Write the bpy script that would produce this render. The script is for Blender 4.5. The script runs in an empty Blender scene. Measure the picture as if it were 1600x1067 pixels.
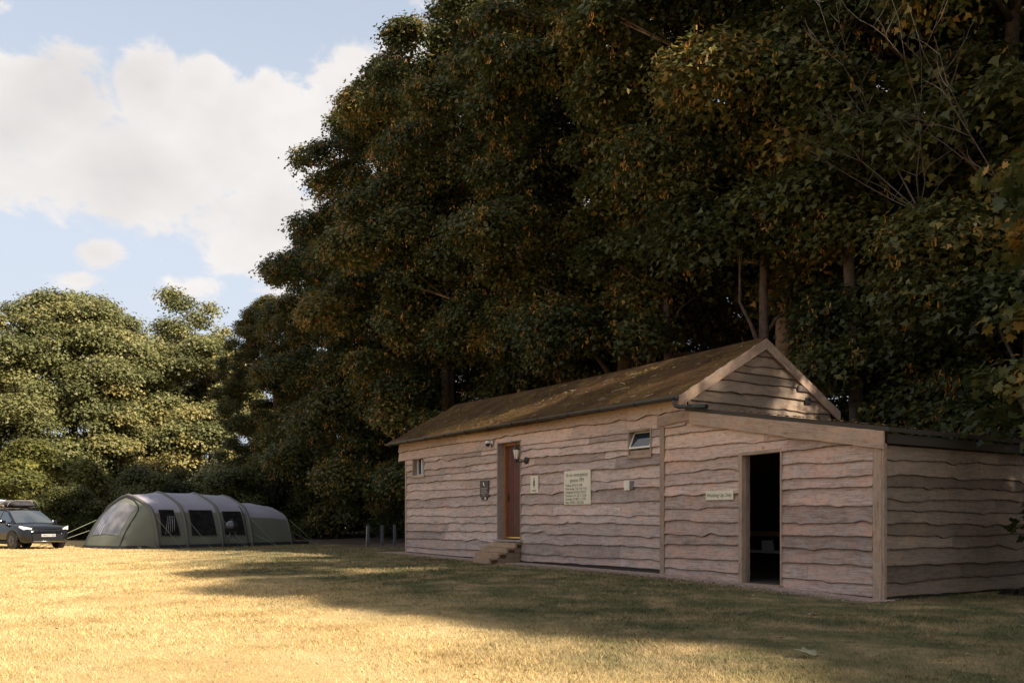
import bpy, math, random
import numpy as np
from mathutils import Vector, Matrix
R = math.radians
C = bpy.context.scene.collection
SC = bpy.context.scene

# ------------------------------------------------------------------ camera
cam = bpy.data.cameras.new('camera'); camo = bpy.data.objects.new('camera', cam); C.objects.link(camo)
cam.sensor_width = 36.0; cam.lens = 31.1; cam.shift_y = 0.1741
cam.clip_start = 0.1; cam.clip_end = 3000
camo.location = (0, 0, 1.1); camo.rotation_euler = (R(90), 0, 0)
SC.camera = camo

# ------------------------------------------------------------------ light
SUN_AZ = (0.82, -0.572); SUN_EL = 32.0
SC.view_settings.view_transform = 'Standard'; SC.view_settings.look = 'None'
SC.view_settings.gamma = 1.0; SC.view_settings.exposure = 1.26
el = R(SUN_EL); az = math.atan2(SUN_AZ[0], SUN_AZ[1])
sd = Vector((math.sin(az)*math.cos(el), math.cos(az)*math.cos(el), math.sin(el)))
sun = bpy.data.lights.new('sun', 'SUN'); sun.energy = 4.7; sun.angle = R(0.53); sun.color = (1.0, 0.87, 0.70)
suno = bpy.data.objects.new('sun', sun); C.objects.link(suno)
suno.rotation_euler = sd.to_track_quat('Z', 'Y').to_euler(); suno.location = (20, -10, 40)

world = bpy.data.worlds.new('World'); SC.world = world; world.use_nodes = True
def build_world():
    nt = world.node_tree; N = nt.nodes; L = nt.links; N.clear()
    out = N.new('ShaderNodeOutputWorld'); bg = N.new('ShaderNodeBackground'); L.new(bg.outputs[0], out.inputs[0])
    sky = N.new('ShaderNodeTexSky'); sky.sky_type = 'NISHITA'; sky.sun_disc = False
    sky.sun_elevation = el; sky.sun_rotation = az; sky.air_density = 1.0; sky.dust_density = 1.2; sky.ozone_density = 1.0
    tc = N.new('ShaderNodeTexCoord')
    sep = N.new('ShaderNodeSeparateXYZ'); L.new(tc.outputs['Generated'], sep.inputs[0])
    def m(op, a, b=None, c=None, clamp=False):
        n = N.new('ShaderNodeMath'); n.operation = op; n.use_clamp = clamp
        for i, v in enumerate((a, b, c)):
            if v is None: continue
            if isinstance(v, (int, float)): n.inputs[i].default_value = v
            else: L.new(v, n.inputs[i])
        return n.outputs[0]
    X, Y, Z = sep.outputs
    yy = m('MAXIMUM', Y, 0.05)
    U = m('DIVIDE', X, yy); V = m('DIVIDE', Z, yy)
    # large cloud bank and small clouds in the part of the sky towards +Y
    def blob(cx, cy, rx, ry, pw=1.0):
        u0 = (cx-800)/1382; v0 = (812-cy)/1382
        a = m('DIVIDE', m('SUBTRACT', U, u0), rx/1382); b = m('DIVIDE', m('SUBTRACT', V, v0), ry/1382)
        d = m('SQRT', m('ADD', m('MULTIPLY', a, a), m('MULTIPLY', b, b)))
        return m('MULTIPLY', m('SUBTRACT', 1.0, d), pw)
    f = None
    for b in [(5,215,185,165,1), (385,210,200,125,1.0), (180,275,260,95,1), (430,360,200,85,.9), (232,135,52,75,.7), (325,130,55,52,.6), (415,135,50,45,.6), (512,135,52,42,.6), (60,110,60,55,.5), (120,150,45,45,.4), (40,310,120,30,.5), (156,397,48,30,.55), (300,455,80,26,.5),
              (560,160,120,100,.9), (250,360,60,40,.3), (10,10,40,20,.3), (125,437,50,14,.35), (520,420,160,60,.7), (800,200,260,200,.6), (1300,100,300,260,.5), (-500,150,420,180,.9)]:
        v = blob(*b); f = v if f is None else m('MAXIMUM', f, v)
    # elsewhere: broken cloud in every direction
    nz0 = N.new('ShaderNodeTexNoise'); nz0.inputs['Scale'].default_value = 2.2; nz0.inputs['Detail'].default_value = 2
    L.new(tc.outputs['Generated'], nz0.inputs['Vector'])
    back = m('MULTIPLY', m('SUBTRACT', nz0.outputs[0], 0.5), 2.2)
    side = m('MULTIPLY', m('SUBTRACT', 0.35, Y), 6.0, clamp=True)
    high = m('MULTIPLY', m('SUBTRACT', V, 0.85), 4.0, clamp=True)
    w = m('MAXIMUM', side, high)
    mixf = N.new('ShaderNodeMix'); L.new(w, mixf.inputs[0]); L.new(f, mixf.inputs[2]); L.new(back, mixf.inputs[3])
    field = mixf.outputs[0]
    comb = N.new('ShaderNodeCombineXYZ'); L.new(m('MULTIPLY', X, 1.0), comb.inputs[0]); L.new(Y, comb.inputs[1]); L.new(m('MULTIPLY', Z, 1.55), comb.inputs[2])
    nz = N.new('ShaderNodeTexNoise'); nz.inputs['Scale'].default_value = 7.5; nz.inputs['Detail'].default_value = 11; nz.inputs['Roughness'].default_value = 0.6
    nz.inputs['Distortion'].default_value = 0.25
    L.new(comb.outputs[0], nz.inputs['Vector'])
    nz3 = N.new('ShaderNodeTexNoise'); nz3.inputs['Scale'].default_value = 22.0; nz3.inputs['Detail'].default_value = 8; nz3.inputs['Roughness'].default_value = 0.62; nz3.inputs['Distortion'].default_value = 0.6
    L.new(comb.outputs[0], nz3.inputs['Vector'])
    fc = m('MINIMUM', field, 0.42)
    dens = m('ADD', fc, m('ADD', m('MULTIPLY', m('SUBTRACT', nz.outputs[0], 0.5), 1.7), m('MULTIPLY', m('SUBTRACT', nz3.outputs[0], 0.5), 0.9)))
    mr = N.new('ShaderNodeMapRange'); mr.interpolation_type = 'SMOOTHERSTEP'
    L.new(dens, mr.inputs[0]); mr.inputs[1].default_value = -0.08; mr.inputs[2].default_value = 0.30
    # shading of the cloud: soft greyer bodies
    nz2 = N.new('ShaderNodeTexNoise'); nz2.inputs['Scale'].default_value = 6.5; nz2.inputs['Detail'].default_value = 6
    L.new(comb.outputs[0], nz2.inputs['Vector'])
    sh = m('ADD', m('MULTIPLY', field, 0.25), m('MULTIPLY', m('SUBTRACT', nz2.outputs[0], -0.05), 1.05))
    cr = N.new('ShaderNodeValToRGB'); L.new(sh, cr.inputs[0])
    cr.color_ramp.elements[0].position = 0.30; cr.color_ramp.elements[0].color = (0.99, 0.95, 0.92, 1)
    cr.color_ramp.elements[1].position = 1.0; cr.color_ramp.elements[1].color = (0.66, 0.63, 0.625, 1)
    sc = N.new('ShaderNodeMix'); sc.data_type = 'RGBA'; sc.blend_type = 'MULTIPLY'; sc.inputs[0].default_value = 1
    L.new(sky.outputs[0], sc.inputs[6]); sc.inputs[7].default_value = (SKY_S*1.06, SKY_S, SKY_S*.93, 1)
    # pale veil thickening towards the horizon
    veil = m('ADD', 0.72, m('MULTIPLY', m('SUBTRACT', 0.45, Z), 1.1), clamp=True)
    vm = N.new('ShaderNodeMix'); vm.data_type = 'RGBA'; L.new(veil, vm.inputs[0]); L.new(sc.outputs[2], vm.inputs[6]); vm.inputs[7].default_value = (.295, .325, .375, 1)
    cl = N.new('ShaderNodeMix'); cl.data_type = 'RGBA'; cl.blend_type = 'MULTIPLY'; cl.inputs[0].default_value = 1
    L.new(cr.outputs[0], cl.inputs[6]); cl.inputs[7].default_value = (CLOUD_S, CLOUD_S, CLOUD_S, 1)
    fin = N.new('ShaderNodeMix'); fin.data_type = 'RGBA'
    L.new(mr.outputs[0], fin.inputs[0]); L.new(vm.outputs[2], fin.inputs[6]); L.new(cl.outputs[2], fin.inputs[7])
    L.new(fin.outputs[2], bg.inputs[0]); bg.inputs[1].default_value = 1.0
SKY_S = 0.074; CLOUD_S = 0.45
build_world()

# ------------------------------------------------------------------ helpers
def tag(o, label=None, cat=None, group=None, kind=None):
    if label: o['label'] = label
    if cat: o['category'] = cat
    if group: o['group'] = group
    if kind: o['kind'] = kind
    return o
def empty(name, loc=(0, 0, 0), rz=0.0, label=None, cat=None, group=None):
    o = bpy.data.objects.new(name, None); C.objects.link(o)
    o.location = loc; o.rotation_euler = (0, 0, rz); o.empty_display_size = 0.3
    return tag(o, label, cat, group)
def copy_tree(o, parent=None):
    c = o.copy(); C.objects.link(c); c.parent = parent
    for ch in [k for k in bpy.data.objects if k.parent == o]:
        copy_tree(ch, c)
    return c

class MB:
    def __init__(s): s.v = []; s.f = []; s.t = []; s.g = []; s.m = []; s.sm = []
    def vert(s, p, tone=0.5, g=None):
        s.v.append(tuple(p)); s.t.append(tone); s.g.append(tuple(g) if g is not None else tuple(p)); return len(s.v)-1
    def face(s, idx, m=0, smooth=False): s.f.append(tuple(idx)); s.m.append(m); s.sm.append(smooth)
    def poly(s, pts, m=0, tone=0.5):
        s.face([s.vert(p, tone) for p in pts], m)
    def box(s, x0, x1, y0, y1, z0, z1, m=0, tone=0.5, grain=0, bev=0.0, M=None):
        if bev > 0:
            return s.bbox(x0, x1, y0, y1, z0, z1, bev, m, tone, grain, M)
        pts = [(x, y, z) for x in (x0, x1) for y in (y0, y1) for z in (z0, z1)]
        o = random.uniform(0, 50)
        for f in ((0,1,3,2), (4,6,7,5), (0,4,5,1), (2,3,7,6), (0,2,6,4), (1,5,7,3)):
            ids = []
            for i in f:
                p = pts[i]; q = [p[grain]+o] + [p[k] for k in range(3) if k != grain]
                q = (q[0], q[1]+q[2]*.7+o, q[2]+5)
                pp = tuple(M @ Vector(p)) if M is not None else p
                ids.append(s.vert(pp, tone, q))
            s.face(ids, m)
    def bbox(s, x0, x1, y0, y1, z0, z1, b, m, tone, grain, M):
        import bmesh
        bm = bmesh.new(); bmesh.ops.create_cube(bm, size=1)
        for v in bm.verts: v.co = ((x0+x1)/2+v.co.x*(x1-x0), (y0+y1)/2+v.co.y*(y1-y0), (z0+z1)/2+v.co.z*(z1-z0))
        bmesh.ops.bevel(bm, geom=list(bm.edges), offset=b, segments=2, affect='EDGES', profile=.6)
        o = random.uniform(0, 50); base = len(s.v); bm.verts.index_update()
        for v in bm.verts:
            p = v.co; q = [p[grain]+o] + [p[k] for k in range(3) if k != grain]
            s.vert(tuple(M @ p) if M is not None else tuple(p), tone, (q[0], q[1]+q[2]*.7+o, 5+q[2]))
        for f in bm.faces: s.face([base+v.index for v in f.verts], m)
        bm.free()
    def tube(s, pts, rad, n=8, m=0, tone=0.5, cap=True, smooth=True):
        pts = [Vector(p) for p in pts]
        if not hasattr(rad, '__len__'): rad = [rad]*len(pts)
        rings = []; ref = None; ln = 0; o = random.uniform(0, 40)
        for i, p in enumerate(pts):
            d = (pts[min(i+1, len(pts)-1)] - pts[max(i-1, 0)]).normalized()
            if ref is None:
                a = Vector((0, 0, 1)) if abs(d.z) < .9 else Vector((1, 0, 0)); ref = d.cross(a).normalized()
            ref = (ref - d*ref.dot(d)).normalized(); b = d.cross(ref)
            if i: ln += (pts[i]-pts[i-1]).length
            rings.append([s.vert(p + (ref*math.cos(6.28318*k/n) + b*math.sin(6.28318*k/n))*rad[i], tone, (ln+o, k/n*rad[i]*6.28, o)) for k in range(n)])
        for i in range(len(rings)-1):
            for k in range(n): s.face([rings[i][k], rings[i][(k+1) % n], rings[i+1][(k+1) % n], rings[i+1][k]], m, smooth)
        if cap: s.face(rings[0][::-1], m); s.face(rings[-1], m)
    def lathe(s, prof, c=(0, 0, 0), n=20, m=0, tone=.5, axis='z', smooth=True):
        rings = []
        for r, h in prof:
            ring = []
            for k in range(n):
                a = 6.28318*k/n; p = (r*math.cos(a), r*math.sin(a), h)
                if axis == 'y': p = (p[0], h, p[1])
                if axis == 'x': p = (h, p[0], p[1])
                ring.append(s.vert((c[0]+p[0], c[1]+p[1], c[2]+p[2]), tone))
            rings.append(ring)
        for i in range(len(rings)-1):
            for k in range(n): s.face([rings[i][k], rings[i][(k+1) % n], rings[i+1][(k+1) % n], rings[i+1][k]], m, smooth)
        s.face(rings[0][::-1], m); s.face(rings[-1], m)
    def grid(s, rows, m=0, tone=.5, smooth=True, gs=None):
        ids = [[s.vert(p, tone) for p in r] for r in rows]
        for i in range(len(ids)-1):
            for k in range(len(ids[0])-1): s.face([ids[i][k], ids[i][k+1], ids[i+1][k+1], ids[i+1][k]], m, smooth)
        return ids
    def build(s, name, mats, parent=None, recalc=False):
        me = bpy.data.meshes.new(name); me.from_pydata(s.v, [], s.f)
        if not isinstance(mats, (list, tuple)): mats = [mats]
        for x in mats: me.materials.append(x)
        me.polygons.foreach_set('material_index', s.m); me.polygons.foreach_set('use_smooth', s.sm)
        a = me.attributes.new('tone', 'FLOAT', 'POINT'); a.data.foreach_set('value', s.t)
        a = me.attributes.new('grain', 'FLOAT_VECTOR', 'POINT'); a.data.foreach_set('vector', np.array(s.g, dtype=np.float32).ravel())
        if recalc:
            import bmesh
            bm = bmesh.new(); bm.from_mesh(me); bmesh.ops.recalc_face_normals(bm, faces=bm.faces); bm.to_mesh(me); bm.free()
        me.update()
        o = bpy.data.objects.new(name, me); C.objects.link(o); o.parent = parent
        return o

# ------------------------------------------------------------------ materials
def mat(name, col=(.5, .5, .5), rough=.7, metal=0.0, spec=.5, noise=0.0, nscale=8.0, bump=0.0, bscale=60.0, trans=0.0, coat=0.0):
    m = bpy.data.materials.new(name); m.use_nodes = True; nt = m.node_tree; N = nt.nodes; L = nt.links
    b = N['Principled BSDF']; b.inputs['Base Color'].default_value = (*col, 1); b.inputs['Roughness'].default_value = rough
    b.inputs['Metallic'].default_value = metal; b.inputs['Specular IOR Level'].default_value = spec
    b.inputs['Transmission Weight'].default_value = trans; b.inputs['Coat Weight'].default_value = coat
    tc = N.new('ShaderNodeTexCoord')
    if noise > 0:
        n = N.new('ShaderNodeTexNoise'); n.inputs['Scale'].default_value = nscale; n.inputs['Detail'].default_value = 6; L.new(tc.outputs['Object'], n.inputs['Vector'])
        r = N.new('ShaderNodeValToRGB'); L.new(n.outputs[0], r.inputs[0])
        r.color_ramp.elements[0].position = .3; r.color_ramp.elements[1].position = .7
        r.color_ramp.elements[0].color = (*[c*(1-noise) for c in col], 1); r.color_ramp.elements[1].color = (*[min(1, c*(1+noise)) for c in col], 1)
        L.new(r.outputs[0], b.inputs['Base Color'])
    if bump > 0:
        n = N.new('ShaderNodeTexNoise'); n.inputs['Scale'].default_value = bscale; n.inputs['Detail'].default_value = 4; L.new(tc.outputs['Object'], n.inputs['Vector'])
        bp = N.new('ShaderNodeBump'); bp.inputs['Strength'].default_value = bump; bp.inputs['Distance'].default_value = .01
        L.new(n.outputs[0], bp.inputs['Height']); L.new(bp.outputs[0], b.inputs['Normal'])
    return m

def wood(name, dark, light, warm, grey, edge=True, warmz=None, rough=.85, spec=.2):
    """weathered sawn board: long streaks along the grain, stains, knots, bark line and painted gap shadow at lower edge"""
    m = bpy.data.materials.new(name); m.use_nodes = True; nt = m.node_tree; N = nt.nodes; L = nt.links
    b = N['Principled BSDF']; b.inputs['Roughness'].default_value = rough; b.inputs['Specular IOR Level'].default_value = spec
    g = N.new('ShaderNodeAttribute'); g.attribute_name = 'grain'; t = N.new('ShaderNodeAttribute'); t.attribute_name = 'tone'
    def noise(sx, sy, sc, det=5, ro=.55):
        mp = N.new('ShaderNodeMapping'); mp.inputs['Scale'].default_value = (sx, sy, 1); L.new(g.outputs['Vector'], mp.inputs[0])
        n = N.new('ShaderNodeTexNoise'); n.inputs['Scale'].default_value = sc; n.inputs['Detail'].default_value = det; n.inputs['Roughness'].default_value = ro
        L.new(mp.outputs[0], n.inputs['Vector']); return n.outputs[0]
    def mixc(f, a, c, bt='MIX'):
        x = N.new('ShaderNodeMix'); x.data_type = 'RGBA'; x.blend_type = bt
        for i, v in ((0, f), (6, a), (7, c)):
            if hasattr(v, 'default_value') or hasattr(v, 'links'): L.new(v, x.inputs[i])
            elif i == 0: x.inputs[i].default_value = v
            else: x.inputs[i].default_value = (*v, 1)
        return x.outputs[2]
    def rng(v, a, c, o0=0.0, o1=1.0):
        x = N.new('ShaderNodeMapRange'); L.new(v, x.inputs[0]); x.inputs[1].default_value = a; x.inputs[2].default_value = c
        x.inputs[3].default_value = o0; x.inputs[4].default_value = o1; return x.outputs[0]
    col = mixc(rng(noise(1.2, 30, 2.0, 8), .3, .7), dark, light)
    col = mixc(rng(noise(1.5, 3.0, 1.3, 4), .42, .68, 0, .8), col, warm)
    col = mixc(rng(noise(2.6, 5, 1.9, 5, .65), .45, .72, 0, .85), col, grey)
    if warmz:
        geo = N.new('ShaderNodeNewGeometry'); sp = N.new('ShaderNodeSeparateXYZ'); L.new(geo.outputs['Position'], sp.inputs[0])
        col = mixc(rng(sp.outputs[2], warmz[0], warmz[1], 0, .75), col, warmz[2])
    # vertical saw / rain marks and knots
    col = mixc(rng(noise(19, 1.2, 1.0, 5, .7), .56, .76, 0, .26), col, tuple(c*.5 for c in dark))
    col = mixc(rng(noise(6, 11, 1.2, 2), .70, .78, 0, .6), col, tuple(c*.35 for c in dark))
    col = mixc(rng(noise(9, 16, 1.0, 8, .75), .50, .70, 0, .55), col, tuple(c*.62 for c in dark))
    col = mixc(rng(noise(12, 30, 1.0, 6, .7), .58, .75, 0, .5), col, tuple(min(.75, c*1.3) for c in grey))
    tv = rng(t.outputs['Fac'], 0, 1, .70, 1.36)
    cm = N.new('ShaderNodeCombineXYZ')
    for i in range(3): L.new(tv, cm.inputs[i])
    col = mixc(1.0, col, cm.outputs[0], 'MULTIPLY')
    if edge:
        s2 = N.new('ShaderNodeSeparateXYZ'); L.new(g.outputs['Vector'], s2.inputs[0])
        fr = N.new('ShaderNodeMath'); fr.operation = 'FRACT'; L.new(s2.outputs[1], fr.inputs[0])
        col = mixc(rng(fr.outputs[0], .004, .020, 1.0, 0), col, (.04, .02, .013))  # dark band: bark, with the shadow of the board gap painted in
    L.new(col, b.inputs['Base Color'])
    bp = N.new('ShaderNodeBump'); bp.inputs['Strength'].default_value = .8; bp.inputs['Distance'].default_value = .01
    L.new(noise(2, 60, 3, 6), bp.inputs['Height']); L.new(bp.outputs[0], b.inputs['Normal'])
    return m

M = {}
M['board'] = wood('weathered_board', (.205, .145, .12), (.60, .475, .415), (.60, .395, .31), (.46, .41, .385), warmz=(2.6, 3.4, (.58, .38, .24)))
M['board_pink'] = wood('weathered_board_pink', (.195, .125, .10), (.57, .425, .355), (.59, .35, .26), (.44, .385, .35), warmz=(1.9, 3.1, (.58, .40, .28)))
M['board_side'] = wood('side_board_shaded', (.13, .095, .07), (.29, .22, .165), (.31, .21, .14), (.22, .185, .15))  # darker copy of the front boards; shade on these faces is in the colour
M['trim'] = wood('trim_timber', (.18, .125, .09), (.43, .31, .23), (.44, .29, .20), (.34, .28, .23), edge=False)
M['reveal'] = wood('grey_reveal', (.20, .165, .14), (.36, .30, .26), (.38, .28, .21), (.30, .27, .25), edge=False)
M['orange_frame'] = wood('stained_frame', (.22, .09, .035), (.40, .18, .07), (.42, .2, .08), (.3, .15, .08), edge=False)
M['steps'] = wood('step_timber', (.17, .11, .065), (.34, .235, .15), (.36, .23, .14), (.28, .22, .165), edge=False)
M['step_end'] = wood('step_end_grain', (.05, .03, .018), (.12, .07, .035), (.16, .085, .04), (.09, .07, .04), edge=False)
M['door'] = wood('red_brown_door', (.09, .035, .025), (.14, .055, .038), (.15, .06, .04), (.12, .052, .04), edge=False, rough=.5)
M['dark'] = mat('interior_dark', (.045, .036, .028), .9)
M['gutter'] = mat('black_plastic_gutter', (.035, .033, .032), .45, noise=.4, nscale=5)
M['blackmetal'] = mat('black_painted_metal', (.015, .015, .016), .4)
M['white'] = mat('white_plastic', (.72, .70, .67), .5, noise=.06)
M['paper'] = mat('paper', (.80, .80, .80), .8, noise=.04)
M['cream'] = mat('cream_sign_board', (.66, .60, .47), .6, noise=.07, nscale=6)
M['ink'] = mat('sign_ink', (.22, .21, .15), .7)
M['inkdark'] = mat('sign_ink_dark', (.06, .055, .03), .7)
M['brown_sign'] = mat('brown_sign', (.05, .035, .03), .6)
M['pale_ink'] = mat('pale_lettering', (.45, .38, .34), .6)
M['glass'] = mat('window_glass', (.02, .03, .04), .04, spec=.9)
M['metal'] = mat('galvanised_metal', (.11, .11, .12), .5, metal=.5, noise=.25)
M['brick'] = mat('brick', (.30, .10, .06), .9, noise=.3, nscale=12)
M['gold'] = mat('brass', (.65, .45, .15), .35, metal=.8)

def roof_mat():
    m = mat('mossy_shingle'); nt = m.node_tree; N = nt.nodes; L = nt.links; b = N['Principled BSDF']
    b.inputs['Roughness'].default_value = .95; b.inputs['Specular IOR Level'].default_value = .1
    tc = N.new('ShaderNodeTexCoord')
    def noise(s, d=6, ro=.6):
        n = N.new('ShaderNodeTexNoise'); n.inputs['Scale'].default_value = s; n.inputs['Detail'].default_value = d; n.inputs['Roughness'].default_value = ro; L.new(tc.outputs['Object'], n.inputs['Vector']); return n.outputs[0]
    r = N.new('ShaderNodeValToRGB'); L.new(noise(1.6, 9, .7), r.inputs[0]); e = r.color_ramp.elements
    e[0].position = .30; e[0].color = (.03, .018, .011, 1); e[1].position = .74; e[1].color = (.15, .10, .035, 1)
    x = e.new(.46); x.color = (.075, .042, .02, 1); x = e.new(.6); x.color = (.10, .064, .025, 1)
    r2 = N.new('ShaderNodeValToRGB'); L.new(noise(34, 6, .8), r2.inputs[0]); r2.color_ramp.elements[0].position = .36; r2.color_ramp.elements[0].color = (.35, .32, .3, 1); r2.color_ramp.elements[1].position = .68; r2.color_ramp.elements[1].color = (1.7, 1.6, 1.5, 1)
    mx = N.new('ShaderNodeMix'); mx.data_type = 'RGBA'; mx.blend_type = 'MULTIPLY'; mx.inputs[0].default_value = 1
    L.new(r.outputs[0], mx.inputs[6]); L.new(r2.outputs[0], mx.inputs[7]); L.new(mx.outputs[2], b.inputs['Base Color'])
    bp = N.new('ShaderNodeBump'); bp.inputs['Strength'].default_value = 1; bp.inputs['Distance'].default_value = .04; L.new(noise(22, 8, .7), bp.inputs['Height']); L.new(bp.outputs[0], b.inputs['Normal'])
    return m
M['roof'] = roof_mat()

def ground_h(X, Y):
    """height of the lawn: gentle rise along the building"""
    X = np.asarray(X, float); Y = np.asarray(Y, float)
    dx = X-5.07; dy = Y-12.07
    x = dx*.55 - dy*.835; y = dx*.835 + dy*.55      # building axes
    t = -x
    A = np.interp(t, [-30, -1, 0, 2, 4.5, 10, 14.5, 20, 27, 60], [0, 0, 0, .07, .13, .155, .20, .12, 0, 0])
    B = np.clip((y+9)/8, 0, 1)
    B = B*B*(3-2*B)
    return A*B

def grass_col_nodes(nt, texscale=1.0, attr=None):
    """straw coloured summer turf, greener where it grows by the building and in worn patches"""
    N = nt.nodes; L = nt.links
    geo = N.new('ShaderNodeNewGeometry'); pos = geo.outputs['Position']
    sp = N.new('ShaderNodeSeparateXYZ'); L.new(pos, sp.inputs[0])
    def noise(s, d=5, ro=.6, off=0, st=1.0):
        mp = N.new('ShaderNodeMapping'); mp.inputs['Location'].default_value = (off, off*.7, 0); mp.inputs['Scale'].default_value = (1, st, .1); L.new(pos, mp.inputs[0])
        n = N.new('ShaderNodeTexNoise'); n.inputs['Scale'].default_value = s; n.inputs['Detail'].default_value = d; n.inputs['Roughness'].default_value = ro; L.new(mp.outputs[0], n.inputs['Vector']); return n.outputs[0]
    def m(op, a, b=None, clamp=False):
        n = N.new('ShaderNodeMath'); n.operation = op; n.use_clamp = clamp
        for i, v in enumerate((a, b)):
            if v is None: continue
            if isinstance(v, (int, float)): n.inputs[i].default_value = v
            else: L.new(v, n.inputs[i])
        return n.outputs[0]
    def ramp(v, els):
        r = N.new('ShaderNodeValToRGB'); L.new(v, r.inputs[0]); e = r.color_ramp.elements
        e[0].position = els[0][0]; e[0].color = (*els[0][1], 1); e[1].position = els[-1][0]; e[1].color = (*els[-1][1], 1)
        for p, c in els[1:-1]: x = e.new(p); x.color = (*c, 1)
        return r.outputs[0]
    def mix(f, a, b, bt='MIX'):
        x = N.new('ShaderNodeMix'); x.data_type = 'RGBA'; x.blend_type = bt
        if isinstance(f, (int, float)): x.inputs[0].default_value = f
        else: L.new(f, x.inputs[0])
        L.new(a, x.inputs[6]); L.new(b, x.inputs[7]); return x.outputs[2]
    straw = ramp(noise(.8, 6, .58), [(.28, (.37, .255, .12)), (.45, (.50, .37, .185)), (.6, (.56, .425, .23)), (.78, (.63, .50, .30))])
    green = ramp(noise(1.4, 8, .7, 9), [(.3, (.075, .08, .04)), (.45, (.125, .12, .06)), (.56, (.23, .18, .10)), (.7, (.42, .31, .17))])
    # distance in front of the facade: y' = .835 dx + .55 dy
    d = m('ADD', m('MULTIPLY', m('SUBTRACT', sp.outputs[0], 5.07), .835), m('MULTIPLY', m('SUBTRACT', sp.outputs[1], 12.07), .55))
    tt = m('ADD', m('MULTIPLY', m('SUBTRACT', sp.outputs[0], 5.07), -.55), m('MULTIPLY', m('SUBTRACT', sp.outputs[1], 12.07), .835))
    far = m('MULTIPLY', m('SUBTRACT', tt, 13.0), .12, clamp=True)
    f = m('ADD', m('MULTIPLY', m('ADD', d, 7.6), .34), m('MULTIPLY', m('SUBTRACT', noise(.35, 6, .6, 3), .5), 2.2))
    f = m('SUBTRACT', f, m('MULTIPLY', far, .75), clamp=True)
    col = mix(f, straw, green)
    return col, noise, ramp, mix, m
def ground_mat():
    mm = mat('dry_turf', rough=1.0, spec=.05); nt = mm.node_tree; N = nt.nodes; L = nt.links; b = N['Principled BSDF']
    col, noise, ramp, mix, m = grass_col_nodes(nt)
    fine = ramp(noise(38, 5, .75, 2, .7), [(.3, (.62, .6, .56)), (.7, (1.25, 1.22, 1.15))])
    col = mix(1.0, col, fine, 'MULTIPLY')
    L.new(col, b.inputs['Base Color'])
    bp = N.new('ShaderNodeBump'); bp.inputs['Strength'].default_value = .6; bp.inputs['Distance'].default_value = .02
    L.new(noise(30, 6, .75, 4), bp.inputs['Height']); L.new(bp.outputs[0], b.inputs['Normal'])
    return mm
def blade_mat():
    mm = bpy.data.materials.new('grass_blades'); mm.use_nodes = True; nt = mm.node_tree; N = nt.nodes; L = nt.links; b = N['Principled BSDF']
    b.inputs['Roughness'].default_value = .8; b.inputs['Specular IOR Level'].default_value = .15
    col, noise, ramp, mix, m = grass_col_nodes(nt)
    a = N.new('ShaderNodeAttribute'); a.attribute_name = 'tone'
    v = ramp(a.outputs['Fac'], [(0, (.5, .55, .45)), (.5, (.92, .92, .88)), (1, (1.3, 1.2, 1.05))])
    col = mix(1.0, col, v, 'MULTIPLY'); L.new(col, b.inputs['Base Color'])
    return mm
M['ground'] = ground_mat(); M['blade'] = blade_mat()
M['soil'] = mat('leaf_litter_soil', (.085, .048, .03), 1, noise=.6, nscale=3, bump=1, bscale=20)
M['gravel'] = mat('gravel', (.27, .19, .155), .95, noise=.55, nscale=45, bump=1, bscale=50)
M['pebble'] = mat('pebble', (.33, .235, .19), .9, noise=.3, nscale=14)

def leaf_mat(name, stops, trans=.3, spec=.35, clump=.35):
    m = bpy.data.materials.new(name); m.use_nodes = True; nt = m.node_tree; N = nt.nodes; L = nt.links
    N.remove(N['Principled BSDF']); out = N['Material Output']
    a = N.new('ShaderNodeAttribute'); a.attribute_name = 'tone'
    r = N.new('ShaderNodeValToRGB'); e = r.color_ramp.elements; L.new(a.outputs['Fac'], r.inputs[0])
    e[0].position = stops[0][0]; e[0].color = (*stops[0][1], 1); e[1].position = stops[-1][0]; e[1].color = (*stops[-1][1], 1)
    for p, c in stops[1:-1]: x = e.new(p); x.color = (*c, 1)
    b = N.new('ShaderNodeBsdfPrincipled'); b.inputs['Roughness'].default_value = .5; b.inputs['Specular IOR Level'].default_value = spec
    L.new(r.outputs[0], b.inputs['Base Color'])
    t = N.new('ShaderNodeBsdfTranslucent'); L.new(r.outputs[0], t.inputs[0])
    mx = N.new('ShaderNodeMixShader'); mx.inputs[0].default_value = trans; L.new(b.outputs[0], mx.inputs[1]); L.new(t.outputs[0], mx.inputs[2]); L.new(mx.outputs[0], out.inputs[0])
    return m
M['leaf'] = leaf_mat('sycamore_leaf', [(0, (.040, .052, .016)), (.45, (.076, .084, .024)), (.75, (.155, .14, .036)), (.9, (.27, .19, .045)), (1, (.36, .20, .045))], trans=.36)
M['key'] = leaf_mat('orange_seed_keys', [(0, (.24, .11, .022)), (.6, (.40, .20, .035)), (1, (.50, .31, .08))], trans=.35)
M['leaf_lit'] = leaf_mat('olive_leaf', [(0, (.085, .095, .035)), (.5, (.165, .165, .06)), (.85, (.25, .225, .085)), (1, (.33, .26, .09))], trans=.25)
M['leaf_gold'] = leaf_mat('golden_leaf', [(0, (.09, .085, .022)), (.5, (.20, .16, .045)), (.85, (.30, .22, .06)), (1, (.45, .25, .07))], trans=.3)
M['leaf_bush'] = leaf_mat('yellow_green_leaf', [(0, (.085, .09, .022)), (.5, (.155, .155, .038)), (1, (.24, .21, .05))], trans=.35)
M['bark'] = mat('dark_bark', (.085, .058, .042), .95, noise=.5, nscale=6, bump=1, bscale=14)
M['bark_pale'] = mat('pale_bark', (.26, .17, .11), .9, noise=.4, nscale=7, bump=.8, bscale=16)
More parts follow.
